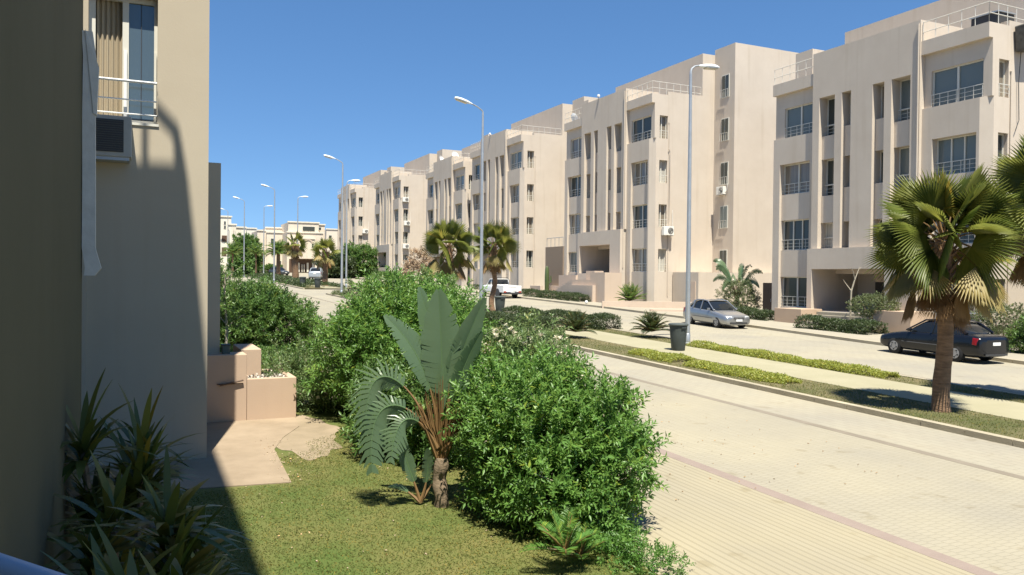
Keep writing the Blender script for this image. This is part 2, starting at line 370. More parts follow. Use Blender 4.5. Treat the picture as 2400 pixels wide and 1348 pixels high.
# ================================================================ SETTING
def far_kerb(y):
    pts = [(-60, 27.6), (0, 28.3), (18, 28.75), (26, 29.3), (35, 30.2), (50, 31.0), (420, 31.2)]
    for (a, xa), (b, xb) in zip(pts, pts[1:]):
        if y <= b: return xa+(xb-xa)*(max(y, a)-a)/(b-a)
    return pts[-1][1]
gb = MB()
for i in range(len(GY)-1):
    a, c = GY[i], GY[i+1]
    gb.add([(-700, a, gz(a)-.03), (900, a, gz(a)-.03), (900, c, gz(c)-.03), (-700, c, gz(c)-.03)], [(0, 1, 2, 3)])
gb.add([(-3000, 420, gz(420)-.03), (3000, 420, gz(420)-.03), (3000, 4000, gz(420)-.03), (-3000, 4000, gz(420)-.03)], [(0, 1, 2, 3)])
gb.add([(-3000, -900, gz(-60)-.03), (3000, -900, gz(-60)-.03), (3000, -60, gz(-60)-.03), (-3000, -60, gz(-60)-.03)], [(0, 1, 2, 3)])
structure(gb.build('ground', M['soil']))
def lawn_edge(y): return 5.28+.16*math.sin(y*.7)+.07*math.sin(y*2.3)+max(0, y-14)*.03
strip('lawn', -3.2, lawn_edge, -8, 18.5, .014, M['lawn'])
strip('parking_pavement', 5.0, 8.38, -30, 190, .008, M['parking'])
strip('red_paver_line', 8.38, 8.62, -30, 190, .010, M['red'])
strip('near_road', 8.62, 12.92, -30, 190, .008, M['road'])
strip('gutter_line', 12.92, 13.14, -30, 190, .010, M['gutter'])
strip('road_edge_pavement', 13.14, 15.2, -30, 190, .008, M['parking'] if False else M['road2'])
for nm, y0, y1 in (('median', -30, 72), ('second_median', 83, 190)):
    kerb(nm+'_kerb', 15.2, .2, y0, y1, .13, M['concrete']); kerb(nm+'_far_kerb', 20.95, .2, y0, y1, .13, M['concrete'])
    strip(nm+'_near_grass', 15.4, 17.45, y0, y1, .11, M['mgrass'])
    strip(nm+'_path', 17.45, 19.75, y0, y1, .115, M['path'])
    strip(nm+'_far_grass', 19.75, 20.95, y0, y1, .11, M['mgrass'])
strip('crossing', 15.2, 21.15, 72, 83, .008, M['road2'])
strip('far_road', 21.15, 27.6, -30, 190, .008, M['road2'])
strip('far_road_edge', 27.6, far_kerb, -30, 190, .010, M['road2'])
strip('far_gutter_line', 21.9, 22.02, -30, 70, .012, M['gutter'])
kerb('far_kerb', far_kerb, .2, -20, 120, .14, M['concrete'])
strip('far_sidewalk', lambda y: far_kerb(y)+.2, lambda y: far_kerb(y)+1.7, -30, 190, .13, M['walk'])
strip('building_garden_ground', lambda y: far_kerb(y)+1.7, 47, -20, 190, .12, M['walk'])
# sandy concrete slab by the corner of the near building
pb = MB(); poly = [(-3, 12.35), (.6, 12.3), (2.08, 12.14), (2.12, 13.2), (2.16, 14.3), (2.45, 15.2), (2.9, 16.1), (3.0, 17.3), (-3, 17.3)]
pb.add([(x, y, gz(y)+.008) for x, y in poly]+[(x, y, gz(y)+.028) for x, y in poly],
       [tuple(range(9, 18))]+[(i, (i+1) % 9, 9+(i+1) % 9, 9+i) for i in range(9)])
structure(pb.build('patio', M['patio']))

sb = MB(); pts_ = []
for k in range(60):
    a_ = 2*PI*k/60; j = 1+.12*math.sin(3*a_)+.08*math.sin(7*a_+1)+.06*math.sin(13*a_); x, y = 2.75+.75*math.cos(a_)*j, 15.5+1.8*math.sin(a_)*j; pts_.append((x, y, gz(y)+.019))
sb.add(pts_, [tuple(range(60))]); structure(sb.build('bare_soil', M['soil2']))
# lawn grass blades
n = 110000
gx = rng.uniform(-.4, 5.45, n); gy = 6.0+rng.random(n)**1.25*11
keep = (gx < np.array([lawn_edge(y) for y in gy])+rng.normal(size=n)*.05) & ~((gx < 2.15+np.maximum(0, gy-13.6)*.7+.15*np.sin(gy*5)) & (gy > 12.1))
gx, gy = gx[keep], gy[keep]; n = len(gx)
P = np.stack([gx, gy, .025*gy+.013], 1); D = rng.normal(size=(n, 3))*.9; D[:, 2] = .45
leaves('lawn_grass', P, D, rng.uniform(.02, .045, n), .008, L['grass'], normup=0)['kind'] = 'stuff'
n = 26000
side = rng.random(n) < .62; gy = 6+rng.random(n)**1.2*34
gx = np.where(side, rng.uniform(15.42, 17.4, n), rng.uniform(19.8, 20.93, n))
P = np.stack([gx, gy, .025*gy+.11], 1); D = rng.normal(size=(n, 3))*.8; D[:, 2] = 1
leaves('median_grass', P, D, rng.uniform(.03, .06, n), .012, L['grass'], normup=0)['kind'] = 'stuff'

# ================================================================ APARTMENT BUILDINGS
FL = [0.0, -3.45, -6.87, -10.33]                # window sills: 4th, 3rd, 2nd floor, ground floor
FH = 1.84
ZB = -14.2                                       # walls run down into the ground
SLOTS = [(4.15, 5.3, 1), (5.75, 6.5, 0), (7.95, 8.6, 0), (9.1, 10.25, 1)]

def window_front(parent, u0, u1, z0, z1, xd, kind='slide', gl='glass1', rail=True):
    """window in a wall facing -x: frame at depth xd, glass and balcony rail as its children"""
    t = .055; b = MB(); f0, f1 = xd, xd+.07
    b.box(f0, f1, u0, u1, z0, z0+t); b.box(f0, f1, u0, u1, z1-t, z1)
    b.box(f0, f1, u0, u0+t, z0+t, z1-t); b.box(f0, f1, u1-t, u1, z0+t, z1-t)
    um = (u0+u1)/2
    if kind == 'slide':
        b.box(f0-.01, f1-.01, um-.05, um+.05, z0+t, z1-t)
    if kind == 'triple':
        for q in (.36, .66): b.box(f0-.01, f1-.01, u0+(u1-u0)*q-.035, u0+(u1-u0)*q+.035, z0+t, z1-t)
    if kind == 'hang':
        b.box(f0-.01, f1-.01, u0+t, u1-t, z0+.62, z0+.70)
    w_ = b.build('window', M['frame'], parent)
    g = MB().box(f1-.015, f1+.02, u0+t, u1-t, z0+t, z1-t).build('glass', M[gl], w_)
    if rail:
        r = MB(); xr = max(.05, xd-.14); zt = z0+.62
        r.box(xr, xr+.03, u0, u1, zt, zt+.03)
        for dz in (.2, .4): r.box(xr+.005, xr+.02, u0, u1, z0+dz, z0+dz+.015)
        k = max(2, int((u1-u0)/.45))
        for i in range(k+1):
            uu = u0+.03+(u1-u0-.06)*i/k; r.box(xr+.004, xr+.024, uu-.009, uu+.009, z0+.03, zt)
        r.build('window_rail', M['rail'], w_)
    return w_
def window_end(parent, x0, x1, z0, z1, yd, gl='glass1', rail=True):
    t = .05; b = MB(); f0, f1 = yd, yd+.07
    b.box(x0, x1, f0, f1, z0, z0+t); b.box(x0, x1, f0, f1, z1-t, z1)
    b.box(x0, x0+t, f0, f1, z0+t, z1-t); b.box(x1-t, x1, f0, f1, z0+t, z1-t)
    xm = x0+(x1-x0)*.42; b.box(xm-.04, xm+.04, f0-.012, f1-.012, z0+t, z1-t)
    w_ = b.build('window', M['frame'], parent)
    MB().box(x0+t, x1-t, f1-.015, f1+.02, z0+t, z1-t).build('glass', M[gl], w_)
    if rail:
        r = MB(); yr = -.02; zt = z0+.58
        r.box(x0-.02, x1+.02, yr, yr+.03, zt, zt+.03)
        for dz in (.2, .4): r.box(x0, x1, yr+.005, yr+.02, z0+dz, z0+dz+.015)
        for i in range(3): xx = x0+.03+(x1-x0-.06)*i/2; r.box(xx-.01, xx+.01, yr+.004, yr+.024, z0+.03, zt)
        r.build('window_rail', M['rail'], w_)
    return w_

def make_building():
    T = thing('apartment_building', 'x', 'building')
    b = MB()
    TP, TC = 3.4, 4.5                                     # parapet over the bays, over the centre
    def col(u0, u1, xf, zs):                              # front layer column, solid over the z ranges
        for a, c in zs: b.box(xf, .62, u0, u1, a, c)
    # corner pier, bays, piers
    b.add([(0, .5, ZB), (.3, 0, ZB), (.62, 0, ZB), (.62, .65, ZB), (0, .65, ZB), (0, .5, 0), (.3, 0, 0), (.62, 0, 0), (.62, .65, 0), (0, .65, 0)],
          [(4, 3, 2, 1, 0), (5, 6, 7, 8, 9), (0, 1, 6, 5), (1, 2, 7, 6), (2, 3, 8, 7), (3, 4, 9, 8), (4, 0, 5, 9)])   # corner pier with a splayed edge
    col(3.0, 3.6, 0, [(ZB, 0)])
    col(10.75, 11.1, 0, [(ZB, 0)]); col(13.55, 14.1, 0, [(ZB, 0)])
    for (ua, ub, nr) in ((.65, 3.0, 0), (11.1, 13.55, 1)):
        zz = [(FL[1]+FH, 0)]
        for k in (1, 2): zz.append((FL[k+1]+FH, FL[k]))
        zz.append((ZB, FL[3]))
        col(ua, ub, .0, [zz[0]]); col(ua, ub, .17, zz[1:])
    # 4th floor: shallow recess under the fascia
    for (ua, ub, wa, wb) in ((0, 3.6, .45, 3.2), (10.75, 14.1, 10.8, 13.35)):
        col(ua, wa, .16, [(0, 2.7)]) if wa > ua else None
        col(wb, ub, .16, [(0, 2.7)]); col(wa, wb, .16, [(1.83, 2.7)])
        col(ua, ub, -.12, [(2.7, TP)])
    # centre
    for ua, ub in ((3.6, 4.15), (5.3, 5.75), (6.5, 7.95), (8.6, 9.1), (10.25, 10.75)): col(ua, ub, -.18, [(-6.87, 1.85)])
    col(3.6, 10.75, -.18, [(1.85, TC)])
    for ua, ub, wide in SLOTS:
        dz = -.36 if wide else 0
        col(ua, ub, .07, [(FL[1]+1.75, FL[0]+dz), (-6.87+1.5, FL[1]+dz)])
    # portal with the deep entrance
    b.box(-.5, .62, 3.7, 5.3, ZB, -6.87); b.box(-.5, .62, 10.35, 10.7, ZB, -6.87); b.box(-.5, .62, 5.3, 10.35, -8.05, -6.87)
    b.box(-.5, 3.2, 5.3, 10.35, ZB, -10.45)
    # core, set behind the front layer
    b.box(.62, 5.9, .5, 3.6, ZB, TP-.9); b.box(.62, 5.9, 3.6, 5.3, ZB, TC-1); b.box(.62, 5.9, 10.35, 10.75, ZB, TC-1); b.box(.62, 5.9, 10.75, 14.1, ZB, TP-.9)
    b.box(.62, 5.9, 5.3, 10.35, -8.05, TC-1); b.box(3.2, 5.9, 5.3, 10.35, ZB, -8.05)
    # centre parapet returns and end parapets
    b.box(.62, 3.0, 3.6, 3.8, TC-1, TC); b.box(.62, 3.0, 10.55, 10.75, TC-1, TC)
    # end wall facing the street's lower end
    b.box(.62, 1.4, 0, .5, FL[0]+1.77, TP); b.box(1.4, 5.9, .06, .5, ZB, TP+.28)
    for k in range(4):
        top = FL[k]; bot = (FL[k+1]+1.77) if k < 3 else ZB
        b.box(.62, 1.4, 0, .5, bot, top)
    # 4th floor end pier carries on above
    # far end parapet
    b.box(.62, 5.9, 13.9, 14.1, TP-.9, TP)
    # roof storey and rear wing
    b.box(4.7, 5.9, 0.06, 13.0, TP+.28, 7.05); b.box(1.5, 4.7, 12.5, 13.9, TP-.9, 5.5)
    b.box(5.9, 16, -2.37, 14.1, ZB, 7.05)
    b.box(5.9, 16, -2.37, -2.2, 7.05, 7.45) ; b.box(5.9, 6.1, -2.2, .06, 7.05, 7.45)
    b.build('wall', M['wall'], T)
    # entrance: door leaf, soffit beam
    MB().box(3.06, 3.2, 6.0, 7.6, -10.45, -8.3).build('door', M['door'], T)
    MB().box(1.4, 1.7, 5.3, 10.35, -8.3, -8.05).build('soffit_beam', M['wall'], T)
    MB().box(1.9, 3.19, 5.3, 5.6, -10.45, -8.3).box(1.9, 2.0, 5.6, 8.0, -8.75, -8.3).build('lobby_wall', M['tan'], T); MB().box(1.93, 1.97, 5.62, 7.98, -10.44, -8.76).build('glass_door', M['dark'], T)
    # windows
    G = ['glass1', 'glass2', 'glass1', 'glass3']
    window_front(T, .45, 3.2, .0, 1.83, .28, 'slide', 'glass2'); window_front(T, 10.8, 13.35, .0, 1.83, .28, 'slide', 'glass1')
    for k in (1, 2, 3):
        window_front(T, .65, 3.0, FL[k], FL[k]+FH, .38, 'triple' if k == 1 else 'slide', G[k]); window_front(T, 11.1, 13.55, FL[k], FL[k]+FH, .38, 'triple' if k == 2 else 'slide', G[(k+2) % 4])
    for ua, ub, wide in SLOTS:
        dz = -.36 if wide else 0
        for j, (z0, z1) in enumerate(((FL[0]+dz, 1.85), (FL[1]+dz, FL[1]+1.75), (-6.87, -6.87+1.5))):
            window_front(T, ua, ub, z0, z1, .47, 'hang' if wide else 'plain', 'glass3' if (j+wide) % 3 == 0 else 'glass1', wide == 1)
    for k in range(4): window_end(T, .62, 1.4, FL[k], FL[k]+1.77, .26, 'glass1' if k % 2 else 'glass3')
    for k in range(5):                                    # windows of the rear wing
        z = FL[k-1] if k else 3.4
        wb = MB(); wb.box(5.86, 5.93, -1.75, -.85, z, z+1.8)
        ww = wb.build('window', M['frame'], T)
        gg = MB(); gg.box(5.83, 5.87, -1.68, -1.34, z+.07, z+1.73); gg.box(5.83, 5.87, -1.26, -.92, z+.07, z+1.73); gg.build('glass', M['glass1'], ww)
        rr = MB(); rr.box(5.72, 5.75, -1.75, -.85, z+.6, z+.63)
        for i in range(5): rr.box(5.722, 5.745, -1.74+.22*i, -1.72+.22*i, z, z+.6)
        rr.build('window_rail', M['rail'], ww)
    # roof railing over both bays
    for (pts) in ([(-.05, 3.55), (-.05, .06), (4.6, .12)], [(-.05, 10.8), (-.05, 14.05)]):
        r = MB()
        for (xa, ya), (xb, yb) in zip(pts, pts[1:]):
            d = math.hypot(xb-xa, yb-ya); n = max(2, int(d/.62)); zb = TP
            zb2 = TP+.28 if xb > 1 else TP
            for z in (.45, .95): r.tube([(xa, ya, zb+z), (xb, yb, zb+z)], .022, 6)
            for i in range(n+1):
                q = i/n; x, y = xa+(xb-xa)*q, ya+(yb-ya)*q; r.tube([(x, y, TP-.02 if x < 1.4 else zb2-.02), (x, y, zb+.95)], .016, 5)
        r.build('roof_rail', M['rail'], T)
    # rain pipe
    MB().tube([(1.55, .02, ZB+2), (1.55, .02, 1.2), (1.5, .02, 1.3)], .035, 6).build('drain_pipe', M['wall'], T)
    MB().tube([(-.24, 3.66, TC-.2), (-.24, 3.66, -10)], .04, 6).build('drain_pipe', M['wall'], T)
    return T
bproto = make_building()
BL = [(25.02, 12.15, 'nearest beige apartment block on the right, behind the big fan palm and the black sedan'),
      (52.22, 14.36, 'beige apartment block with a stepped stair to its entrance, behind the silver sedan'),
      (75.6, 14.88, 'beige apartment block behind the white pickup, third from the right'),
      (91.9, 14.2, 'beige apartment block joined to the far end of the one behind the pickup'),
      (118.46, 15.44, 'distant beige apartment block with three air conditioners on its end wall'),
      (145.85, 16.15, 'farthest beige apartment block at the left end of the row')]
blds = []
gl_variants = {}
for i, (y, s4, lab) in enumerate(BL):
    o = bproto if i == 0 else copytree(bproto)
    o.location = (36, y, s4); tag(o, lab, 'apartment block', 'apartment blocks along the far side of the street'); blds.append(o)
# different curtains behind different panes
allglass = [c for o in blds for w_ in o.children for c in w_.children if c.name.split('.')[0] == 'glass']
base = {}
for c in allglass:
    me = c.data
    if me.name not in base:
        vs = [me]
        for g in ('glass1', 'glass2', 'glass3', 'glass4', 'glass1'):
            q = me.copy(); q.materials[0] = M[g]; vs.append(q)
        base[me.name] = vs
        for q in vs: base.setdefault(q.name, vs)
    if rnd.random() < .6: c.data = rnd.choice(base[me.name])

# ---- walls, garage and stair round the second block
t = thing('garage', 'flat roofed low garage block between the two nearest apartment blocks, behind the silver sedan', 'garage', (38, 49.0, 0))
MB().box(0, 3.86, 0, 3.2, 1.0, 4.0).box(3.86, 8.5, 0, .8, 1.0, 4.0).build('wall', M['wall'], t)
MB().box(-.05, 0, .3, 1.2, 1.2, 3.3).build('door', M['wallp'], t)
gt = thing('side_gate', 'narrow dark brown gate at the far corner of the nearest apartment block', 'gate', (36.3, 39.3, gz(39)))
MB().box(0, .06, 0, .95, .1, 2.3).build('leaf', M['door'], gt); MB().tube([(-.03, .2, 1.1), (-.03, .2, 1.3)], .015, 5).build('handle', M['steel'], gt)

t = thing('entrance_stair', 'pink plastered outdoor stair with stepped side walls up to the entrance of the second block', 'stair', (0, 0, 0))
b = MB()
zt = 3.35
for i in range(11):                                        # flight rising towards the camera along the facade
    y0 = 65.6-.42*i; z1 = 1.75+(zt-1.75)*(i+1)/11; b.box(33.9, 35.3, y0-.42, y0, 1.2, z1)
b.build('steps', M['wallp'], t)
b = MB(); b.box(33.9, 35.48, 57.9, 60.98, 1.0, zt); b.build('landing', M['wallp'], t)
b = MB()
b.box(33.6, 33.9, 66.4, 68.5, 1.0, 2.75)
b.box(35.3, 35.98, 62.8, 66.0, 1.0, 3.75); b.box(35.3, 35.98, 66.0, 68.5, 1.0, 2.75); b.box(33.9, 35.3, 66.4, 68.5, 1.0, 2.1)
b.build('side_wall', M['wallp'], t); MB().box(33.6, 33.9, 57.0, 60.9, 1.0, 2.9).build('side_wall', M['wallp'], t)
b = MB(); b.box(33.9, 35.48, 55.6, 57.9, 1.0, 3.95); b.box(34.6, 35.48, 58.4, 59.8, 3.35, 4.1); b.build('parapet', M['wallp'], t)
t = thing('retaining_wall', 'long low pink plastered wall at the foot of the second block', 'wall', (30.9, 51.0, 0), -YAW)
MB().box(0, 7.5, 0, .28, .7, 1.80).build('wall', M['wallp'], t)
MB().hexa([(0, .28, .7), (7.5, .28, .7), (7.0, 2.2, .7), (1.5, 3.2, .7)], [(0, .28, 1.74), (7.5, .28, 1.74), (7.0, 2.2, 1.74), (1.5, 3.2, 1.74)]).build('fill', M['walk'], t)
t = tag(MB().box(0, 3.4, 0, .25, .7, 1.42).build('low_wall', M['wallp'], None, bevel=.02), 'short low pink wall in front of the long one, left of the silver sedan', 'wall')
t.location = (31.6, 45.9, 0); t.rotation_euler = (0, 0, -YAW)
t = tag(MB().box(35.9, 36.6, 66.35, 69.9, 1.0, 6.45).build('link_wall', mat('dark_tan', (.24, .185, .135), .9)), 'brown wall filling the gap between the second and third blocks, a thin rail on its top', 'wall')
r = MB()
for i in range(5): r.tube([(36, 66.5+i*.82, 6.4), (36, 66.5+i*.82, 7.3)], .025, 5)
r.tube([(36, 66.5, 7.3), (36, 69.78, 7.3)], .03, 5); r.build('rail', M['steel'], t)
t = thing('porch', 'tan plastered entrance porch walls and steps of the nearest block, under the clipped hedge', 'porch', (0, 0, 0))
MB().box(33.9, 35.48, 34.5, 36.6, .8, 1.82).build('side_wall', M['tan'], t, bevel=.01); MB().box(33.9, 35.48, 27.4, 29.6, .8, 1.95).build('side_wall', M['tan'], t, bevel=.01)
b = MB()
for i in range(4): b.box(33.9+.38*i, 35.48, 29.6, 34.5, .8+.001*i, 1.0+.17*(i+1))
b.build('steps', M['walk'], t)

# ================================================================ NEAR BUILDING (left)
T = thing('near_building', 'side wall of the near building, its shade darkened into the colour, with a blue white balcony rail', 'building', (0, 0, 0))
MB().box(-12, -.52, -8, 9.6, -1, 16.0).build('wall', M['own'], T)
b = MB()
pr = [(-.62, -2), (-.62, 9.3)]
b.tube([(-.60, -2, 17), (-.60, 9.1, 17), (-.64, 9.4, 17), (-.9, 9.53, 17), (-6, 9.53, 17)], .075, 6)
for i in range(10): b.tube([(-.60, 9.1-i*1.1, 16), (-.60, 9.1-i*1.1, 17)], .05, 6)
b.tube([(-.62, 9.35, 16), (-.62, 9.35, 17)], .06, 6)
for i in range(5): b.tube([(-1.05-i*.9, 9.53, 16), (-1.05-i*.9, 9.53, 17)], .05, 6)
b.build('roof_rail', M['rail'], T)
M['bluerail'] = mat('blue_white_enamel', (.42, .56, .72), .3, spec=.6)
b = MB(); dx, dy = .571, -.821
def rp(s, z): return (-.133+dx*s-.004, 1.027+dy*s-.012, z)
b.tube([rp(-.64, 3.035), rp(.9, 3.035)], .0165, 10)
for s in (-.55, .85): b.tube([rp(s, 2.1), rp(s, 3.03)], .012, 8)
b.tube([rp(-.64, 2.3), rp(.9, 2.3)], .01, 8)
b.build('balcony_rail', M['bluerail'], T, True)
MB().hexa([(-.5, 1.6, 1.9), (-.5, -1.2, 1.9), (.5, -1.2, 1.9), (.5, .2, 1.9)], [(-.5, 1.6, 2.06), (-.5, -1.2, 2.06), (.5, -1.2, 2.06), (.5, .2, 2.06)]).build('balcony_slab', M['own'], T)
# white lagged pipe on the corner of the wall
b = MB(); px0, py0 = -.515, 9.50                  # flat boxed duct standing off the wall corner
zs = [3.34, 3.42, 3.62, 4.3, 5.0, 5.6, 5.86]; xo = [.02, .03, .0, .002, -.002, .003, -.01]; ws = [.10, .15, .125, .12, .12, .12, .10]
for i in range(6):
    b.hexa([(px0+xo[i], py0-.05, zs[i]), (px0+xo[i]+ws[i], py0-.05, zs[i]), (px0+xo[i]+ws[i], py0+.08, zs[i]), (px0+xo[i], py0+.08, zs[i])],
           [(px0+xo[i+1], py0-.05, zs[i+1]), (px0+xo[i+1]+ws[i+1], py0-.05, zs[i+1]), (px0+xo[i+1]+ws[i+1], py0+.08, zs[i+1]), (px0+xo[i+1], py0+.08, zs[i+1])])
b.hexa([(px0+.10, py0-.06, 5.02), (px0+.13, py0-.06, 5.0), (px0+.13, py0+.04, 5.0), (px0+.10, py0+.04, 5.02)], [(px0+.02, py0-.06, 5.88), (px0+.15, py0-.06, 5.5), (px0+.15, py0+.04, 5.5), (px0+.02, py0+.04, 5.88)])
tag(b.build('wall_duct', mat('duct_white', (.55, .54, .50), .7, var=.1, vscale=5, bump=.3, bscale=9)), 'tall pale flat duct with a torn lower end on the corner of the shaded wall', 'duct')

# ---- wing with window behind the court
T = thing('building_wing', 'grey beige wall with a curtained window, partly sunlit, left of the street', 'building', (0, 14.05, 0))
wx0, wx1, wz0, wz1 = -.69, .285, 5.74, 7.72
b = MB(); b.box(-8, wx0, 0, .5, -1, 15.5); b.box(wx1, 1.05, 0, .5, -1, 15.5); b.box(wx0, wx1, 0, .5, -1, wz0); b.box(wx0, wx1, 0, .5, wz1, 8.9)
b.box(wx0, wx1, 0, .5, 8.9, 15.5); b.box(-8, 1.05, .5, 3.1, -1, 15.5)
b.box(-.95, -.70, -.10, 0, -1, wz0-.02) 
b.box(-8, 1.53, 3.25, 12, -1, 5.62)
b.build('wall', M['wing'], T)
b = MB(); y0 = .16
for xa, xb in ((wx0, -.60), (-.22, -.13), (.235, wx1)): b.box(xa, xb, y0, y0+.07, wz0, wz1)
b.box(wx0, wx1, y0-.01, y0+.06, wz0, wz0+.06); b.box(wx0, wx1, y0-.01, y0+.06, wz1-.07, wz1)
wn = b.build('window', M['frame'], T)
b = MB(); n = 26
for i in range(n):                                     # hanging curtain, folded
    xa, xb = wx0+.06+.44*i/n, wx0+.06+.44*(i+1)/n; ya, yb = y0+.10+.02*math.sin(i*1.5), y0+.10+.02*math.sin((i+1)*1.5)
    b.add([(xa, ya, wz0), (xb, yb, wz0), (xb, yb, wz1), (xa, ya, wz1)], [(0, 1, 2, 3)])
b.build('curtain', mat('beige_curtain', (.36, .30, .21), .9), wn, True)
MB().box(-.13, .235, y0+.03, y0+.06, wz0+.06, wz1-.07).build('glass', mat('window_glass_grey', (.07, .10, .12), .08, spec=.9), wn)
MB().box(.045, .055, y0+.015, y0+.03, wz0+.06, wz1-.07).build('glazing_bar', M['acg'], wn)
MB().box(-.20, -.155, y0-.035, y0-.01, wz0+.06, wz0+1.15).build('sliding_shutter', M['white'], wn)
MB().box(.235, .27, y0-.04, y0-.01, wz0, wz0+1.15).build('perforated_track', M['frame'], wn)
b = MB()
for z, r in ((wz0+.63, .022), (wz0+.34, .012), (wz0+.12, .012)): b.tube([(wx0, -.05, z), (wx1-.01, -.05, z)], r, 8)
b.tube([(wx0+.02, -.05, wz0-.05), (wx0+.02, -.05, wz0+.63)], .012, 6)
b.build('window_rail', M['white'], T, True)
MB().box(-.7, wx1+.02, -.02, .16, wz0-.04, wz0).build('window_sill', M['frame'], T)
ac = thing('window_air_conditioner', 'boxy old air conditioner with dark grille under the curtained window', 'air conditioner', (-.35, 13.98, 5.14))
b = MB(); b.box(-.27, .27, -.30, .06, 0, .62); b.build('case', mat('ac_old_beige', (.40, .39, .35), .6, var=.1), ac, bevel=.012)
b = MB(); b.box(-.23, .16, -.312, -.30, .07, .56); b.build('grille', M['acg'], ac)
b = MB()
for i in range(14): b.box(-.22, .15, -.318, -.312, .09+.034*i, .096+.034*i)
b.build('louvre', mat('louvre_grey', (.10, .10, .09), .6), ac)
b = MB(); b.box(-.24, .24, -.28, .06, -.05, -.002); b.build('bracket', M['steel'], ac)

# ---- planters on the slab
t = thing('tall_planter', 'tan plastered pillar planter, half in shadow, with a dark rail end on its face', 'planter', (0, 17.0, 0))
MB().box(-.5, 2.02, 0, .62, .2, 1.78).box(-.5, 1.5, .62, .9, .2, 1.95).build('box', M['tan'], t, bevel=.012)
MB().box(1.45, 1.95, -.02, -.01, 1.19, 1.21).tube([(1.5, -.05, 1.18), (1.95, -.05, 1.27)], .018, 6).build('rail_end', M['door'], t)
t = thing('low_planter', 'tan plastered box planter filled with pale gravel', 'planter', (0, 17.0, 0))
b = MB(); b.box(2.025, 3.0, .005, .16, .2, 1.28); b.box(2.86, 3.0, .16, 1.75, .2, 1.28); b.box(2.025, 2.12, .64, 1.75, .2, 1.28); b.box(2.12, 2.86, 1.6, 1.75, .2, 1.28)
b.build('box', M['tan'], t, bevel=.01)
MB().box(2.12, 2.86, .16, 1.6, .25, 1.16).build('soil', M['soil'], t)
n = 900; P = np.stack([rng.uniform(2.1, 2.86, n), rng.uniform(.17, 1.58, n), 1.15+.07*rng.random(n)+.05*rng.random(n)**2], 1)
k = leaves('gravel', P, rng.normal(size=(n, 3)), .06, .05, M['stone'], t, normup=.3); k['kind'] = 'stuff'
t = tag(MB().box(2.0, 2.42, 17.9, 19.4, .2, 1.80).build('back_planter', M['tan'], bevel=.012), 'tan plastered block behind the pillar planter, by the hedge', 'planter')
t = thing('meter_box', 'small grey green box on top of the pillar planter by the wall', 'box', (1.72, 17.32, 1.78))
MB().box(-.15, .0, -.1, .1, 0, .17).build('case', mat('grey_green_box', (.10, .12, .10), .6), t, bevel=.01); MB().box(-.16, .01, -.11, .11, .17, .19).build('lid', M['bintrunk'], t)

# ================================================================ LAMPS
def make_lamp(sgn):
    t = thing('street_lamp', 'x', 'street lamp')
    b = MB(); b.tube([(0, 0, 0), (0, 0, 3.5), (0, 0, 7), (0, 0, 11.0)], [.105, .09, .075, .055], 14)
    b.lathe([(.16, 0), (.16, .03), (.12, .05), (.12, .4), (.105, .42)], 14); b.build('pole', M['steel'], t, True)
    b = MB()
    pts = [(0, 0, 11.0), (0, 0, 11.12)]+([(.03, 0, 11.22), (.35, 0, 11.42), (.7, 0, 11.55)] if sgn < 0 else [(.05, 0, 11.25), (.2, 0, 11.36), (.45, 0, 11.42)])
    b.tube([(sgn*abs(x), y, z) for x, y, z in pts], [.055, .05, .04, .035, .035], 8); b.build('arm', M['steel'], t, True)
    b = MB(); x0 = .62 if sgn < 0 else .4; z0 = 11.52 if sgn < 0 else 11.40; tl = .23 if sgn < 0 else .04
    ring = []; N = 12
    prof = [(0, .05, .04), (.12, .08, .06), (.30, .14, .10), (.60, .17, .12), (.85, .15, .10), (1.0, .08, .05)]
    for d, wy, hz in prof:
        ring += [(sgn*(x0+d), wy*math.cos(2*PI*k/N), z0+tl*d+max(hz*math.sin(2*PI*k/N), -hz*.45)) for k in range(N)]
    fs = [(i*N+k, i*N+(k+1) % N, (i+1)*N+(k+1) % N, (i+1)*N+k) for i in range(len(prof)-1) for k in range(N)]+[tuple(range(N))[::-1], tuple(5*N+k for k in range(N))]
    b.add(ring, fs); b.build('lamp_head', M['lampw'], t, True)
    b = MB(); b.hexa([(sgn*(x0+.32), -.12, z0+tl*.32-.10), (sgn*(x0+.9), -.11, z0+tl*.9-.09), (sgn*(x0+.9), .11, z0+tl*.9-.09), (sgn*(x0+.32), .12, z0+tl*.32-.10)],
                     [(sgn*(x0+.3), -.14, z0+tl*.3-.02), (sgn*(x0+.93), -.13, z0+tl*.93-.02), (sgn*(x0+.93), .13, z0+tl*.93-.02), (sgn*(x0+.3), .14, z0+tl*.3-.02)])
    b.build('lens', M['lens'], t, bevel=.02)
    return t
lr, ll = make_lamp(1), make_lamp(-1)
R_ = [(20.5, 27.1, 'nearest grey street lamp, rising beside the dark litter bin, head to the right'), (20.2, 85.5, 'slim street lamp with its small head just left of the farthest apartment block roof'),
      (20.0, 113.3, 'street lamp whose pale head floats over the arched villa, fourth from the right'), (19.0, 138.6, 'distant street lamp with the lower head above the gap between the villas')]
L_ = [(16.75, 40.1, 'street lamp behind the white pickup, head to the left over the near road'), (15.8, 68.5, 'street lamp left of the apartment row with a large pale head pointing left'),
      (15.1, 101.2, 'distant street lamp, highest of the far heads above the dense palm and arched villa'), (14.4, 125.5, 'distant street lamp with its head above the round green tree'), (15.2, 157.6, 'farthest street lamp, tiny head near the left grey wall')]
for lst, pr_ in ((R_, lr), (L_, ll)):
    for i, (x, y, lab) in enumerate(lst):
        o = pr_ if i == 0 else copytree(pr_)
        o.location = (x, y, gz(y)+.1); tag(o, lab, 'street lamp', 'street lamps along the median')

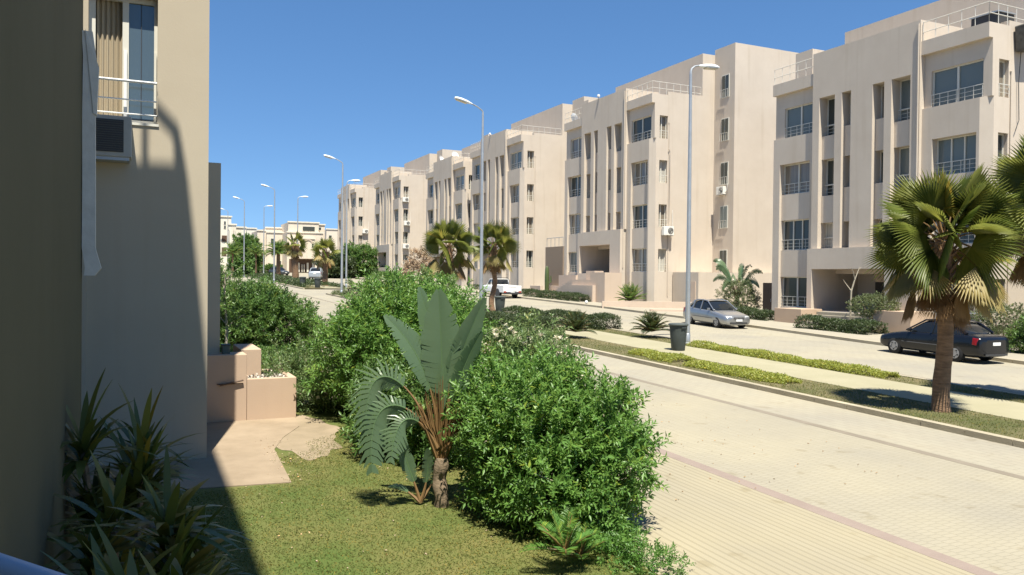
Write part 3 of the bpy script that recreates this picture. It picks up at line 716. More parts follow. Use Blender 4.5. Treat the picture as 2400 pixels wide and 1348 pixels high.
# ================================================================ LITTER BINS
def make_bin():
    t = thing('litter_bin', 'x', 'bin')
    b = MB(); b.lathe([(.24, 0), (.25, .02), (.30, .55), (.335, .96)], 20)
    b.build('body', M['bintrunk'], t, True, 0)
    MB().lathe([(.36, .95), (.375, .965), (.375, 1.0), (.33, 1.03), (.0, 1.05)], 20).build('lid', mat('bin_lid', (.075, .085, .08), .5), t, True)
    MB().box(-.1, .1, -.36, -.30, .86, .9).build('handle', M['bintrunk'], t)
    return t
b1 = make_bin()
for i, (x, y, lab) in enumerate([(18.45, 24.95, 'dark tapered litter bin beside the nearest lamp pole'), (20.45, 45.9, 'grey litter bin at the foot of the palm in front of the pickup'),
                                 (17.0, 84.6, 'distant litter bin in front of the parked light car'), (16.2, 88.5, 'distant litter bin left of the one by the light car')]):
    o = b1 if i == 0 else copytree(b1); o.location = (x, y, gz(y)+.1); tag(o, lab, 'bin', 'litter bins on the median')

# ================================================================ CARS
def loft(sections, name, m, parent, sub=2, closed_ends=True):
    """sections: list of (y, [(x,z)...]) half outlines from bottom centre to top centre; mirrored"""
    b = MB(); n = len(sections[0][1]); N = 2*n-2
    for y, half in sections:
        ring = [(x, y, z) for x, z in half]+[(-x, y, z) for x, z in half[-2:0:-1]]
        b.v += ring
    for i in range(len(sections)-1):
        for k in range(N): b.f.append((i*N+k, (i+1)*N+k, (i+1)*N+(k+1) % N, i*N+(k+1) % N)); b.mi.append(0)
    for base_, rev in ((0, False), ((len(sections)-1)*N, True)):
        for k in range(n-1):
            a, c, d, e = k, k+1, (N-k-1) % N, (N-k) % N
            q = [base_+j for j in dict.fromkeys((a, c, d, e))]
            if len(q) > 2: b.f.append(tuple(q if not rev else q[::-1])); b.mi.append(0)
    o = b.build(name, m, parent, True)
    bmm = bmesh.new(); bmm.from_mesh(o.data); bmesh.ops.recalc_face_normals(bmm, faces=bmm.faces); bmm.to_mesh(o.data); bmm.free()
    for p in o.data.polygons: p.use_smooth = True
    if sub:
        s = o.modifiers.new('sub', 'SUBSURF'); s.levels = sub; s.render_levels = sub
    return o
def cut_wheels(o, wy, r, w, zc):
    cutters = []
    for y in wy:
        for s in (-1, 1):
            c = MB().cyl((s*w, y, zc), (1, 0, 0), r, .62, 28).build('cutter', M['dark']); c.parent = o.parent; cutters.append(c)
            md = o.modifiers.new('b', 'BOOLEAN'); md.object = c; md.operation = 'DIFFERENCE'; md.solver = 'EXACT'
    bpy.context.view_layer.update()
    me = bpy.data.meshes.new_from_object(o.evaluated_get(bpy.context.evaluated_depsgraph_get()))
    o.modifiers.clear(); o.data = me
    for c in cutters: bpy.data.objects.remove(c)
def sec(w, zb, zm, zbelt, ztop, tw=.80):
    return [(0, zb), (w*.80, zb), (w*.97, zb+.10), (w, zm), (w*.965, zbelt), (w*tw, ztop-.015), (w*.4, ztop+.012), (0, ztop+.018)]
tyre = mat('tyre', (.02, .02, .02), .85); rim = mat('alloy_rim', (.40, .40, .41), .35, metal=.7)
def wheels(t, wy, r, w):
    for y in wy:
        for s in (-1, 1):
            b = MB(); b.tube([(s*(w-.2), y, r), (s*(w-.19), y, r), (s*(w-.02), y, r), (s*w, y, r)], [r*.9, r, r, r*.92], 24)
            q = b.build('wheel', tyre, t, True)
            b = MB(); b.tube([(s*(w-.02), y, r), (s*(w+.008), y, r)], r*.60, 20)
            b.build('rim', rim, q)
            b = MB()
            for k in range(5):
                a = k*2*PI/5+.3; b.tube([(s*(w+.012), y+math.cos(a)*r*.33, r+math.sin(a)*r*.33), (s*(w+.012), y+math.cos(a+.01)*r*.34, r+math.sin(a+.01)*r*.34)], r*.09, 6)
            for k in range(5):
                a = (k+.5)*2*PI/5+.3; b.cyl((s*(w+.01), y+math.cos(a)*r*.42, r+math.sin(a)*r*.42), (1, 0, 0), r*.11, .012, 8)
            b.build('rim_hole', M['acg'], q)
def make_sedan(name, paint, front_grille=True, long_tail=False):
    """front at -y, rear at +y, length 4.45, origin on the ground at the centre"""
    t = thing(name, 'x', 'car')
    W = .86; h = 1.0
    S_ = [(-2.22, sec(W*.80, .24, .42, .56, .60, .85)), (-2.12, sec(W*.90, .20, .45, .64, .70, .84)), (-1.85, sec(W*.97, .17, .50, .70, .77, .82)), (-1.3, sec(W, .17, .52, .80, .87, .82)),
          (-.85, sec(W, .17, .52, .86, .93, .84)), (-.3, sec(W, .17, .54, .90, .95, .84)), (.6, sec(W, .17, .55, .92, .97, .84)), (1.25, sec(W, .18, .55, .95, 1.01, .83)),
          (1.75, sec(W*.98, .20, .56, .95, 1.02, .82)), (2.08, sec(W*.94, .24, .58, .92, .99, .82)), (2.20, sec(W*.86, .28, .56, .80, .86, .84))]
    body = loft(S_, 'body', paint, t, 2); cut_wheels(body, (-1.38, 1.24), .355, .86, .31)
    # cabin: glass body with painted roof and pillars
    def cs(w, zb, zt, tw): return [(0, zb), (w*.9, zb), (w, zb+.02), (w*(1+tw)/2, (zb+zt)/2), (w*tw, zt-.04), (w*tw*.86, zt), (w*.4, zt+.015), (0, zt+.02)]
    C_ = [(-.98, cs(.74, .88, .93, .95)), (-.62, cs(.77, .88, 1.12, .86)), (-.22, cs(.79, .88, 1.36, .78)), (.05, cs(.79, .88, 1.41, .76)), (.55, cs(.79, .88, 1.42, .76)),
          (1.0, cs(.78, .90, 1.37, .76)), (1.35, cs(.75, .92, 1.19, .84)), (1.66, cs(.70, .95, 1.02, .93))]
    loft(C_, 'windows', mat('car_glass', (.012, .014, .016), .06, spec=.45), t, 2)
    b = MB()                                             # roof panel and pillars
    def P(y, side, up): return (side, y, up)
    for s in (-1, 1):
        b.tube([(s*.725, -.93, .95), (s*.655, -.5, 1.20), (s*.60, -.18, 1.385), (s*.585, .3, 1.435), (s*.59, .8, 1.415), (s*.62, 1.1, 1.33), (s*.67, 1.58, 1.03)], [.03, .03, .035, .035, .04, .045, .05], 6)
        b.tube([(s*.80, .22, .93), (s*.62, .26, 1.40)], .032, 5)
        b.tube([(s*.79, 1.02, .97), (s*.62, 1.02, 1.38)], .05, 5)
    b.build('pillar', paint, t, True)
    b = MB(); ys = [-.2, .1, .5, .9, 1.05]; zs = [1.385, 1.43, 1.445, 1.42, 1.375]; xs = [-.60, -.3, 0, .3, .60]; cz = [-.01, .012, .018, .012, -.01]
    b.v += [(x, y, z+c+.004) for y, z in zip(ys, zs) for x, c in zip(xs, cz)]
    for i in range(4):
        for k in range(4): b.f.append((i*5+k, i*5+k+1, (i+1)*5+k+1, (i+1)*5+k)); b.mi.append(0)
    b.build('roof', paint, t, True)
    wheels(t, (-1.38, 1.24), .305, .845)
    lampm = mat('headlight', (.62, .64, .64), .1, spec=.9); red = mat('tail_light_red', (.22, .008, .016), .15, spec=.6)
    for s in (-1, 1):
        b = MB(); b.hexa([(s*.40, -2.215, .55), (s*.70, -2.10, .55), (s*.72, -1.98, .56), (s*.42, -2.10, .56)], [(s*.40, -2.185, .68), (s*.69, -2.08, .68), (s*.74, -1.86, .71), (s*.42, -2.0, .70)])
        b.build('headlight', lampm, t, bevel=.01)
        b = MB(); b.hexa([(s*.60, 2.15, .66), (s*.80, 2.03, .66), (s*.83, 1.88, .68), (s*.62, 2.0, .68)], [(s*.58, 2.13, .88), (s*.765, 2.06, .90), (s*.822, 1.90, .92), (s*.60, 2.0, .90)])
        b.build('tail_light', red, t, bevel=.01)
        b = MB(); b.box(s*.86-.07, s*.86+.07, -.72, -.60, .93, 1.04); b.build('wing_mirror', paint, t, bevel=.02)
        b = MB(); b.tube([(s*.872, -1.0, .52), (s*.885, .2, .53), (s*.872, .95, .54)], .018, 4); b.build('side_trim', M['acg'], t)
    b = MB(); b.box(-.30, .30, -2.235, -2.16, .54, .64); b.box(-.52, .52, -2.232, -2.15, .28, .38); b.build('grille', M['acg'], t, bevel=.01)
    b = MB()
    for i in range(7): b.box(-.27+.08*i, -.265+.08*i+.02, -2.242, -2.236, .55, .63)
    b.build('grille_bar', rim, t)
    for y, s in ((-2.245, -1), (2.205, 1)):
        MB().box(-.19, .19, y-.008, y+.008, .42 if s < 0 else .66, .53 if s < 0 else .77).build('number_plate', mat('plate_white', (.72, .72, .70), .5), t)
    b = MB(); b.box(-.55, .55, 2.19, 2.222, .30, .36); b.build('bumper_strip', M['acg'], t)
    return t
silver = mat('silver_paint', (.36, .37, .38), .28, metal=.75, coat=.6); black = mat('black_paint', (.006, .007, .010), .2, spec=.35, coat=.25)
c1 = make_sedan('silver_sedan', silver); c1.location = (28.85, 35.7, gz(34.95)+.01); tag(c1, 'silver sedan parked at the far kerb, facing the camera', 'car', 'parked cars')
c1.rotation_euler = (math.atan(.025), 0, math.radians(-6))
c2 = make_sedan('black_sedan', black); c2.location = (27.9, 21.2, gz(21.2)+.01); c2.rotation_euler = (-math.atan(.025), 0, PI-math.radians(3)); c2.scale = (1.0, 1.04, 1.02)
tag(c2, 'black sedan parked behind the big fan palm, red tail light towards us', 'car', 'parked cars')

def make_pickup():
    t = thing('white_pickup', 'white pickup truck parked tail towards us in front of the third block', 'pickup truck')
    wp = mat('white_car_paint', (.74, .74, .72), .3, coat=.5)
    W = .86
    def bs(w, zb, zt): return [(0, zb), (w*.9, zb), (w, zb+.08), (w, (zb+zt)/2), (w*.985, zt-.04), (w*.95, zt), (w*.5, zt+.005), (0, zt+.005)]
    S_ = [(2.35, bs(W*.85, .45, .80)), (2.2, bs(W*.97, .38, .95)), (1.2, bs(W, .36, 1.02)), (.9, bs(W, .36, 1.05)), (-.2, bs(W, .36, 1.07)), (-.32, bs(W, .36, 1.07))]
    cab = loft(S_, 'body', wp, t, 1); cut_wheels(cab, (1.45,), .40, .86, .36)
    G_ = [(1.0, bs(.78, 1.03, 1.06)), (.55, bs(.74, 1.0, 1.52)), (.2, bs(.73, 1.0, 1.56)), (-.22, bs(.73, 1.0, 1.54)), (-.32, bs(.74, 1.0, 1.40))]
    loft(G_, 'cab_window', mat('car_glass_b', (.02, .025, .03), .08, spec=.9), t, 1)
    b = MB(); b.box(-.68, .68, -.3, .55, 1.545, 1.585)
    for s in (-1, 1):
        b.tube([(s*.74, .98, 1.05), (s*.66, .5, 1.56)], .035, 5); b.tube([(s*.76, -.3, 1.05), (s*.68, -.3, 1.56)], .05, 5); b.tube([(s*.76, .12, 1.05), (s*.68, .15, 1.56)], .03, 5)
    b.build('roof', wp, t, bevel=.015)
    b = MB()
    for s in (-1, 1): b.box(min(s*.82, s*.87), max(s*.82, s*.87), -2.4, -.36, .50, 1.08)
    b.box(-.82, .82, -.41, -.36, .52, 1.12); b.box(-.82, .82, -2.36, -.41, .52, .56)
    bed = b.build('load_bed', wp, t)
    for y in (-1.35,):
        for s in (-1, 1):
            b = MB(); b.cyl((s*.872, y, .40), (1, 0, 0), .40, .02, 24); b.build('wheel_arch', M['acg'], bed)
    b = MB(); b.box(-.84, .84, -2.45, -2.40, .62, 1.08); tg = b.build('tailgate', wp, t, bevel=.012)
    b = MB()
    for k in range(9): b.box(-.36+.08*k, -.31+.08*k, -2.456, -2.451, .93, .98)
    b.build('lettering', mat('plate_grey', (.35, .35, .36), .5), tg)
    for s in (-1, 1):
        MB().box(s*.70-.11, s*.70+.11, -2.46, -2.40, .50, .61).build('tail_light', mat('tail_lamp', (.35, .03, .02), .3), t)
    b = MB(); b.box(-.85, .85, -2.56, -2.44, .36, .48); b.box(-.6, .6, -2.44, -.4, .36, .50); b.build('bumper', M['acg'], t)
    MB().box(-.2, .2, -2.47, -2.455, .50, .60).build('number_plate', M['white'], t)
    wheels(t, (-1.35, 1.45), .33, .85)
    b = MB()                                              # bar behind the cab
    b.tube([(-.70, -.45, 1.08), (-.70, -.45, 1.5), (-.5, -.5, 1.68), (.5, -.5, 1.68), (.70, -.45, 1.5), (.70, -.45, 1.08)], .03, 6); b.build('roll_bar', M['acg'], t, True)
    return t
pk = make_pickup(); pk.location = (29.9, 67.3, gz(67.3)+.01); pk.rotation_euler = (math.atan(.025), 0, math.radians(3)); pk.scale = (1.05,)*3
sv = make_sedan('light_hatchback', mat('pale_blue_paint', (.42, .45, .47), .3, metal=.4, coat=.5)); sv.location = (23.6, 118.0, gz(118)+.01); sv.scale = (1.1, .95, 1.18)
sv.rotation_euler = (0, 0, math.radians(160)); tag(sv, 'pale grey car in the distance left of the farthest apartment block', 'car', 'parked cars')
sd = make_sedan('dark_hatchback', mat('dark_paint', (.04, .045, .05), .3, coat=.5)); sd.location = (21.8, 141, gz(141)+.01); sd.rotation_euler = (0, 0, .4); tag(sd, 'dark car parked in front of the arched villa', 'car', 'parked cars')

# ================================================================ PLANTS
def fan(b_, base, direction, up, R_, ang, nseg, droop, col, split=.55, pleat=.05, jag=.12):
    """one fan leaf; appends to lists b_ = [verts, faces, leafid]"""
    V, F, Lid = b_; d = Vector(direction).normalized(); u = Vector(up); s = d.cross(u).normalized(); u = s.cross(d).normalized()
    base = Vector(base); lid = rnd.random()
    th = [-ang+2*ang*k/nseg for k in range(nseg+1)]
    for k in range(nseg):
        a0, a1 = th[k], th[k+1]; am = (a0+a1)/2; rr = R_*(1-jag*rnd.random())*(.78+.22*math.cos(am))
        def pt(a, r, lift):
            q = base+(d*math.cos(a)+s*math.sin(a))*r+u*lift
            f = r/R_; q.z -= droop*f*f*R_*(.35+.65*(f > split)*f)
            q += u*(-abs(math.sin(a))*.22*r)
            return q
        o = len(V)
        w1 = .5
        am0, am1 = am-(am-a0)*w1*.5, am+(a1-am)*w1*.5
        V += [base, pt(a0, R_*split, -pleat*R_), pt(am, R_*split, pleat*R_*.6), pt(a1, R_*split, -pleat*R_), pt(am0, rr*.86, -.01), pt(am1, rr*.86, -.01), pt(am, rr, 0)]
        F += [(o, o+1, o+2), (o, o+2, o+3), (o+1, o+4, o+2), (o+2, o+5, o+3), (o+4, o+6, o+2), (o+2, o+6, o+5)]
        Lid += [min(1, max(0, lid*.7+rnd.random()*.3))]*7
def fan_palm(name, label, loc, th, R_, nl=26, nseg=26, trunk_r=.22, group=None, old=.3, seed=1, thin=1.0):
    global rnd
    st = rnd; rnd = random.Random(seed)
    t = thing(name, label, 'palm', loc, rnd.random()*6, group)
    b = MB(); n = 14
    pts = [(.03*math.sin(i*.7)*thin, .03*math.cos(i*.5)*thin, -.1+(th+.1)*i/n) for i in range(n+1)]
    rs = [trunk_r*(1.12-.2*min(1, i/n*1.8)) if i < n*.6 else trunk_r*(.92+.55*(i/n-.6)) for i in range(n+1)]
    rs = [r_*(1+.03*math.sin(i*2.7)) for i, r_ in enumerate(rs)]; rs[0] = trunk_r*1.3
    b.tube(pts, rs, 18); b.build('trunk', M['palmbark'], t, True)
    # old leaf bases (boots)
    b = MB()
    for i in range(34):
        a = i*2.4; z = th*.62+(th*.40)*i/34; r0 = trunk_r*.82
        p = Vector((math.cos(a)*r0, math.sin(a)*r0, z)); o = Vector((math.cos(a), math.sin(a), .9))
        b.tube([p, p+o*.10, p+o*(.16+rnd.random()*.12)+Vector((0, 0, .03))], [.045, .035, .012], 5)
    b.build('leaf_base', M['palmbark'], t, True)
    for kind, m_, cnt, e0, e1 in (('green', 'fan', int(nl*(1-old)), 86, -14), ('old', 'fanold', int(nl*old*.6), -15, -55), ('dry', 'fandry', int(nl*old*.35), -50, -80)):
        V, F, Lid = [], [], []; pet = MB()
        for i in range(cnt):
            q = (i+.5)/cnt; el = math.radians(e0+(e1-e0)*q**1.0+rnd.uniform(-7, 7)); az = i*2.39996+rnd.uniform(-.3, .3)
            if kind != 'green': az = i*2*PI/cnt+rnd.uniform(-.4, .4)
            d = Vector((math.cos(az)*math.cos(el), math.sin(az)*math.cos(el), math.sin(el)))
            pl = R_*(.42 if kind == 'green' else .55)*rnd.uniform(.85, 1.1)
            p0 = Vector((math.cos(az)*.08, math.sin(az)*.08, th+.02+.15*math.sin(el))); p1 = p0+d*pl*.6; p2 = p0+d*pl+Vector((0, 0, -.08*pl))
            pet.tube([p0, p1, p2], [.022, .016, .012], 5)
            dd = (p2-p1).normalized()
            if kind != 'green': dd = (dd+Vector((0, 0, -.7))).normalized()
            upv = Vector((0, 0, 1)) if abs(dd.z) < .93 else Vector((-math.cos(az), -math.sin(az), .2))
            if kind != 'green': upv = Vector((math.cos(az), math.sin(az), .35))
            if kind == 'green':
                tg = Vector((-math.sin(az), math.cos(az), 0)); upv = (Vector((0, 0, 1))*rnd.uniform(.25, 1)+tg*rnd.uniform(-1.1, 1.1)+Vector((math.cos(az), math.sin(az), 0))*-.5)
            fan((V, F, Lid), p2, dd, upv, R_*(.70 if kind == 'green' else .62)*rnd.uniform(.85, 1.12), math.radians(rnd.uniform(95, 120) if kind == 'green' else rnd.uniform(40, 70) if kind == 'old' else 30),
                int(nseg*1.35) if kind == 'green' else int(nseg*.8), .08+.2*max(0, q-.3) if kind == 'green' else .05, None, .46 if kind == 'green' else .5)
        if cnt:
            o = np_mesh({'green': 'crown', 'old': 'drooping_leaves', 'dry': 'dead_leaves'}[kind], np.array([tuple(v) for v in V]), np.array(F), L[m_], t, np.array(Lid), 3)
            pet.build('petioles', L['bano'] if kind == 'green' else L['fandry'], o, True)
    rnd = st
    return t
gP = 'fan palms on the median'
fan_palm('fan_palm', 'largest fan palm on the median in front of the black sedan, brown trunk', (16.76, 12.67, gz(12.7)+.08), 3.9, 1.65, 44, 32, .175, gP, .36, 4)
p_ = fan_palm('fan_palm', 'fan palm cut off by the right edge of the photo, above the dark tree', (20.6, 12.45, gz(13)+.08), 4.9, 1.75, 44, 34, .2, gP, .3, 9)
fan_palm('fan_palm', 'fan palm with a bare leaning trunk in front of the white pickup', (20.55, 47.2, gz(47)+.08), 4.1, 1.6, 26, 24, .16, gP, .35, 12, 4)
fan_palm('fan_palm', 'bushy fan palm left of the one in front of the pickup', (16.3, 43.9, gz(44)+.08), 3.9, 1.7, 32, 24, .18, gP, .45, 22)

def feather_palm(name, label, loc, th, R_, nf, m, seed, droop=.6, group=None, tr=.2):
    global rnd
    st = rnd; rnd = random.Random(seed); t = thing(name, label, 'palm', loc, 0, group)
    if th > .3:
        b = MB(); b.tube([(0, 0, -.1), (0, 0, th*.5), (0, 0, th)], [tr*1.3, tr, tr*.9], 12); b.build('trunk', M['palmbark'], t, True)
    Ps, Ds, Ls = [], [], []; pt = MB()
    for i in range(nf):
        az = i*2.39996; el = math.radians(80-75*(i/nf)); L_ = R_*rnd.uniform(.85, 1.1); prev = Vector((0, 0, th)); pts = [prev.copy()]
        d = Vector((math.cos(az)*math.cos(el), math.sin(az)*math.cos(el), math.sin(el)))
        for k in range(9):
            d = (d+Vector((0, 0, -droop*.13*(k/4)))).normalized(); prev = prev+d*L_/9; pts.append(prev.copy())
            if k > 0:
                sd = d.cross(Vector((0, 0, 1))).normalized(); upn = sd.cross(d)
                for q in (0, .33, .66):
                    for s in (-1, 1):
                        Ps.append(tuple(prev-d*L_/9*q)); Ds.append(tuple(sd*s+d*.55+upn*.35)); Ls.append(L_*.26*math.sin(PI*min(1, (k-q+1.3)/9.8))+.02)
        pt.tube(pts[::2], [.02, .016, .012, .008, .004], 4)
    o = leaves('crown', np.array(Ps), np.array(Ds), np.array(Ls), np.array(Ls)*.13, m, t, normup=1)
    pt.build('rachis', L['bano'], o)
    rnd = st; return t
feather_palm('cycad', 'small cycad on the median left of the dark litter bin', (20.45, 29.6, gz(29.6)+.1), .28, 1.0, 34, L['hedge'], 3, .55, 'cycads on the median', .16)
feather_palm('cycad', 'small cycad on the near side of the median, beside the clipped hedge', (17.0, 30.2, gz(30.2)+.1), .28, .95, 32, L['hedge'], 5, .5, 'cycads on the median', .16)
gf = 'distant palms before the villas'
fan_palm('fan_palm', 'distant palm with a thick trunk and scruffy brown crown before the arched villa', (18.91, 108.6, gz(108)), 4.9, 1.7, 26, 12, .42, gf, .6, 31)
feather_palm('date_palm', 'distant dense date palm with drooping fronds, left of the thick trunked one', (19.93, 129.4, gz(129)), 3.6, 2.6, 44, L['shrubd'], 32, 1.1, gf, .3)
fan_palm('fan_palm', 'distant palm beside the pale grey car', (19.1, 90.9, gz(91)), 3.9, 1.7, 24, 12, .3, gf, .4, 33)
feather_palm('date_palm', 'distant dark thin palm nearest the grey wall edge', (12.93, 126.7, gz(127)), 3.4, 2.1, 26, L['shrubd'], 34, 1.0, gf, .14)
feather_palm('date_palm', 'distant small palm just right of the round green tree', (17.1, 133.3, gz(133)), 3.5, 1.9, 24, L['shrubd'], 35, 1.1, gf, .13)

# ---- broad leaved plant on the lawn
def broad_leaf(b_, mid, half, torn=0, fold=.35, side=None, both=True):
    """mid: list of midrib points; half(q) -> half width"""
    V, F, Lid = b_; n = len(mid); lid = rnd.random()*.8
    for sgn in (-1, 1):
        for i in range(n-1):
            p, q = Vector(mid[i]), Vector(mid[i+1]); d = (q-p).normalized(); s = side if side else d.cross(Vector((0, 1, 0))).normalized()
            nn = s.cross(d).normalized()
            w0, w1 = half(i/(n-1)), half((i+1)/(n-1))
            if torn:
                tw = rnd.uniform(.75, 1.05); gap = rnd.uniform(.06, .22); q2 = p.lerp(q, 1-gap); sag = rnd.uniform(.1, .5)
                dd = (s*sgn+d*.5+nn*fold).normalized(); a = p+dd*w0*tw; c = q2+dd*w0*tw
                dn = Vector((0, 0, -sag*w0)); o = len(V)
                m1, m2 = p+dd*w0*tw*.5, q2+dd*w0*tw*.5
                V += [p, q2, m2, m1, a.lerp(c, .3)+dn, a.lerp(c, .75)+dn]; F += [(o, o+1, o+2, o+3), (o+3, o+2, o+5, o+4)]; Lid += [min(1, lid+rnd.random()*.2)]*6
            else:
                dd = s*sgn+nn*fold; o = len(V); k_ = d*(w0*.35); A, B = p+dd*w0-nn*w0*.12+k_, q+dd*w1-nn*w1*.12+k_
                if rnd.random() < .22: A = A.lerp(B, rnd.uniform(.3, .75)); B = B+Vector((0, 0, -.02))
                V += [p, q, q+dd*w1*.5+k_*.4, p+dd*w0*.5+k_*.4, A, B]; F += [(o, o+1, o+2, o+3), (o+3, o+2, o+5, o+4)]; Lid += [lid]*6
def bez(a, b, c, d, n):
    a, b, c, d = map(Vector, (a, b, c, d))
    return [a*(1-t)**3+b*3*t*(1-t)**2+c*3*t*t*(1-t)+d*t**3 for t in [i/n for i in range(n+1)]]
def make_broad(label, loc, rz, spec, scale=1, sheath=True, trunk=.75, grp=None, tr=.1):
    t = thing('broad_leaf_plant', label, 'plant', loc, rz, grp); t.scale = (scale,)*3
    if trunk > 0:
        b = MB(); pts = [(.02*math.sin(i), .02*math.cos(i*1.3), -.05+trunk*i/8) for i in range(9)]
        b.tube(pts, [tr*(1.0+.1*math.sin(i*2.1)) for i in range(9)], 12); b.build('trunk', M['bark'], t, True)
    V, F, Lid = [], [], []; pt = MB(); rib = MB()
    for (pa, pb, pc, pd, wd, torn, face) in spec:
        # pa..pd: bezier of petiole+midrib; blade on the last part
        c = bez(pa, pb, pc, pd, 30); k0 = 11
        pt.tube(c[:k0+1], [.03-.018*i/k0 for i in range(k0+1)], 6); rib.tube(c[k0:], [.010-.008*i/(30-k0) for i in range(31-k0)], 5)
        hw = lambda q, w=wd: w*max(.02, math.sin(PI*min(1, q*.93+.06))**.6*(1.05-.35*q)*(1+.05*math.sin(q*31+w*50)))
        broad_leaf((V, F, Lid), c[k0:], hw, torn, .25, Vector(face).normalized() if face else None)
    Va = np.array([tuple(v) for v in V])
    o = np_mesh('leaves', Va, np.array(F), L['ban'], t, np.array(Lid), 4); rib.build('midribs', L['rib'], o, True)
    pt.build('petioles', L['bano'], t, True)
    if sheath:
        b = MB()
        for i in range(120):
            x = rnd.uniform(-.5, .5); a = rnd.uniform(-.6, .6); h = rnd.uniform(.30, .85)*(1.2-abs(x)*.9)
            b.tube([(x*.14, a*.06, trunk-.08+rnd.uniform(0, .15)), (x*.40, a*.12, trunk+.28), (x*.78+rnd.uniform(-.05, .05), a*.25, trunk+.12+h)], [.022, .014, .003], 4)
        b.build('leaf_sheaths', L['bano'], t, True)
    return t
# right = local x, away = local y, up = z (metres); traced from the photographed plant
spec = [
 ((0, 0, .9), (.02, .05, 1.5), (.0, .08, 2.2), (-.06, .0, 3.08), .33, 0, (1, .25, .12)),        # tall central leaf
 ((.03, .02, .9), (.06, .1, 1.4), (.18, .15, 2.1), (.60, .12, 2.98), .23, 0, (.85, .35, -.45)),    # right leaf
 ((-.02, .05, .9), (-.05, .1, 1.6), (-.08, .2, 2.3), (-.36, .25, 3.12), .20, 0, (.85, .3, .25)),    # left back leaf
 ((-.03, 0, .9), (-.10, 0, 1.7), (-.28, -.05, 2.25), (-.80, -.1, 2.72), .21, 0, (.55, .45, .75)),   # smaller left leaf
 ((.04, .03, .9), (.14, .05, 1.5), (.25, .1, 1.95), (.56, .05, 2.50), .17, 0, (.8, .4, -.4)),
 ((-.02, .1, .9), (-.02, .2, 1.5), (-.1, .3, 2.0), (-.24, .3, 2.50), .15, 0, (.9, .4, .2)),
 ((-.05, -.03, .85), (-.40, -.05, 1.95), (-1.15, -.12, 2.35), (-1.02, -.2, 1.05), .42, 1, None),
 ((-.05, -.05, .85), (-.35, -.08, 1.6), (-1.1, -.2, 1.85), (-.92, -.3, .55), .42, 1, None),
 ((-.04, -.04, .85), (-.25, -.05, 1.3), (-.62, -.25, 1.6), (-.66, -.35, .70), .30, 1, None),
 ((0, -.02, .9), (.02, -.05, 1.4), (.02, -.05, 1.75), (.04, -.05, 2.05), .07, 0, (1, 0, 0)),
 ((.02, .0, .9), (.10, -.02, 1.35), (.16, -.02, 1.6), (.26, -.02, 1.85), .035, 0, (1, .2, 0)),
 ((.02, .02, .9), (.0, .02, 1.35), (-.02, .0, 1.7), (.0, .0, 1.95), .04, 0, (1, .2, 0)),
]
make_broad('tall broad leaved plant on the lawn with arching torn leaves and orange leaf bases', (3.74, 10.3, gz(10.3)), -YAW, spec, .95)
spec2 = [((0, 0, .05), (-.05, 0, .3), (-.2, 0, .55), (-.26, -.05, .95), .11, 0, (1, .3, .3)), ((0, 0, .05), (.1, 0, .3), (.12, 0, .55), (.10, -.1, .8), .10, 0, (1, .3, .3)),
         ((0, 0, .05), (-.15, 0, .2), (-.3, 0, .3), (-.42, -.1, .28), .10, 0, (.2, 1, .1)), ((0, 0, .05), (.15, .1, .25), (.25, .1, .5), (.3, 0, .7), .09, 0, (1, .3, .3))]
make_broad('low young broad leaved plant at the foot of the tall one', (3.5, 10.45, gz(10.4)), -YAW, spec2, 1, False, 0)
spec3 = [((0, 0, .8), (.3*math.cos(a), .3*math.sin(a), 1.5), (.8*math.cos(a), .8*math.sin(a), 2.0+e), (1.35*math.cos(a), 1.35*math.sin(a), .9+1.6*e), .24, 1 if k % 2 else 0, None) for k, (a, e) in
         enumerate([(0.2, .2), (1.1, .6), (1.9, .9), (2.7, .5), (3.4, .2), (4.2, .5), (5.0, .3), (5.7, .8), (.6, 1.0), (3.0, 1.0), (2.2, 1.2), (4.6, 1.0)])]
make_broad('broad leaved plant behind the silver sedan, against the second block', (37.6, 44.2, gz(44)+.1), 0, spec3, 1.25, True, .7, None, .12)

# ---- shrubs
shrub('shrub', 'big bright green shrub at the front right of the lawn, overhanging the pavement', 'shrub', (4.98, 9.38, gz(9.38)-.08),
      [((-.05, -.1, 1.1), (.85, .8, .75)), ((.32, -.35, 1.1), (.56, .7, .6)), ((-.40, .3, 1.4), (.70, .8, .60)), ((-.25, -.6, .6), (.62, .55, .5)), ((.40, -.75, .8), (.42, .4, .5)), ((-.15, .2, 1.65), (.5, .5, .42)), ((.52, -.2, 1.35), (.35, .35, .35)), ((.05, -.9, .35), (.5, .4, .3)), ((-.50, .75, .85), (.45, .5, .6)), ((-.58, .25, .42), (.36, .4, .35))],
      3300, 13, .24, .085, .030, L['shrub'], 9, 'large green shrubs on the lawn', rmin=.4)
shrub('shrub', 'big shrub behind the broad leaved plant, in front of the road', 'shrub', (5.0, 16.4, gz(16.4)),
      [((0, 0, 1.5), (1.05, 1.0, .95)), ((-.85, .1, 1.25), (.75, .75, .8)), ((.8, -.5, 1.8), (.75, .8, .8)), ((.1, -.3, .8), (1.0, .8, .7)), ((-.1, .3, 2.25), (.65, .65, .6)), ((1.2, -.8, 1.2), (.6, .6, .7)), ((-.9, .2, 1.75), (.4, .4, .35))],
      3700, 12, .27, .10, .034, L['shrub'], 9, 'large green shrubs on the lawn', rmin=.45)
shrub('shrub', 'shaded shrub close behind the broad leaved plant, between the two biggest ones', 'shrub', (4.75, 12.7, gz(12.7)),
      [((0, 0, .8), (.85, .8, .75)), ((-.7, .5, .7), (.6, .6, .6)), ((.5, .2, 1.1), (.6, .6, .6)), ((-.5, 1.3, .7), (.7, .7, .7))], 2400, 12, .25, .10, .036, L['shrubd'], 6, 'large green shrubs on the lawn', rmin=.4)
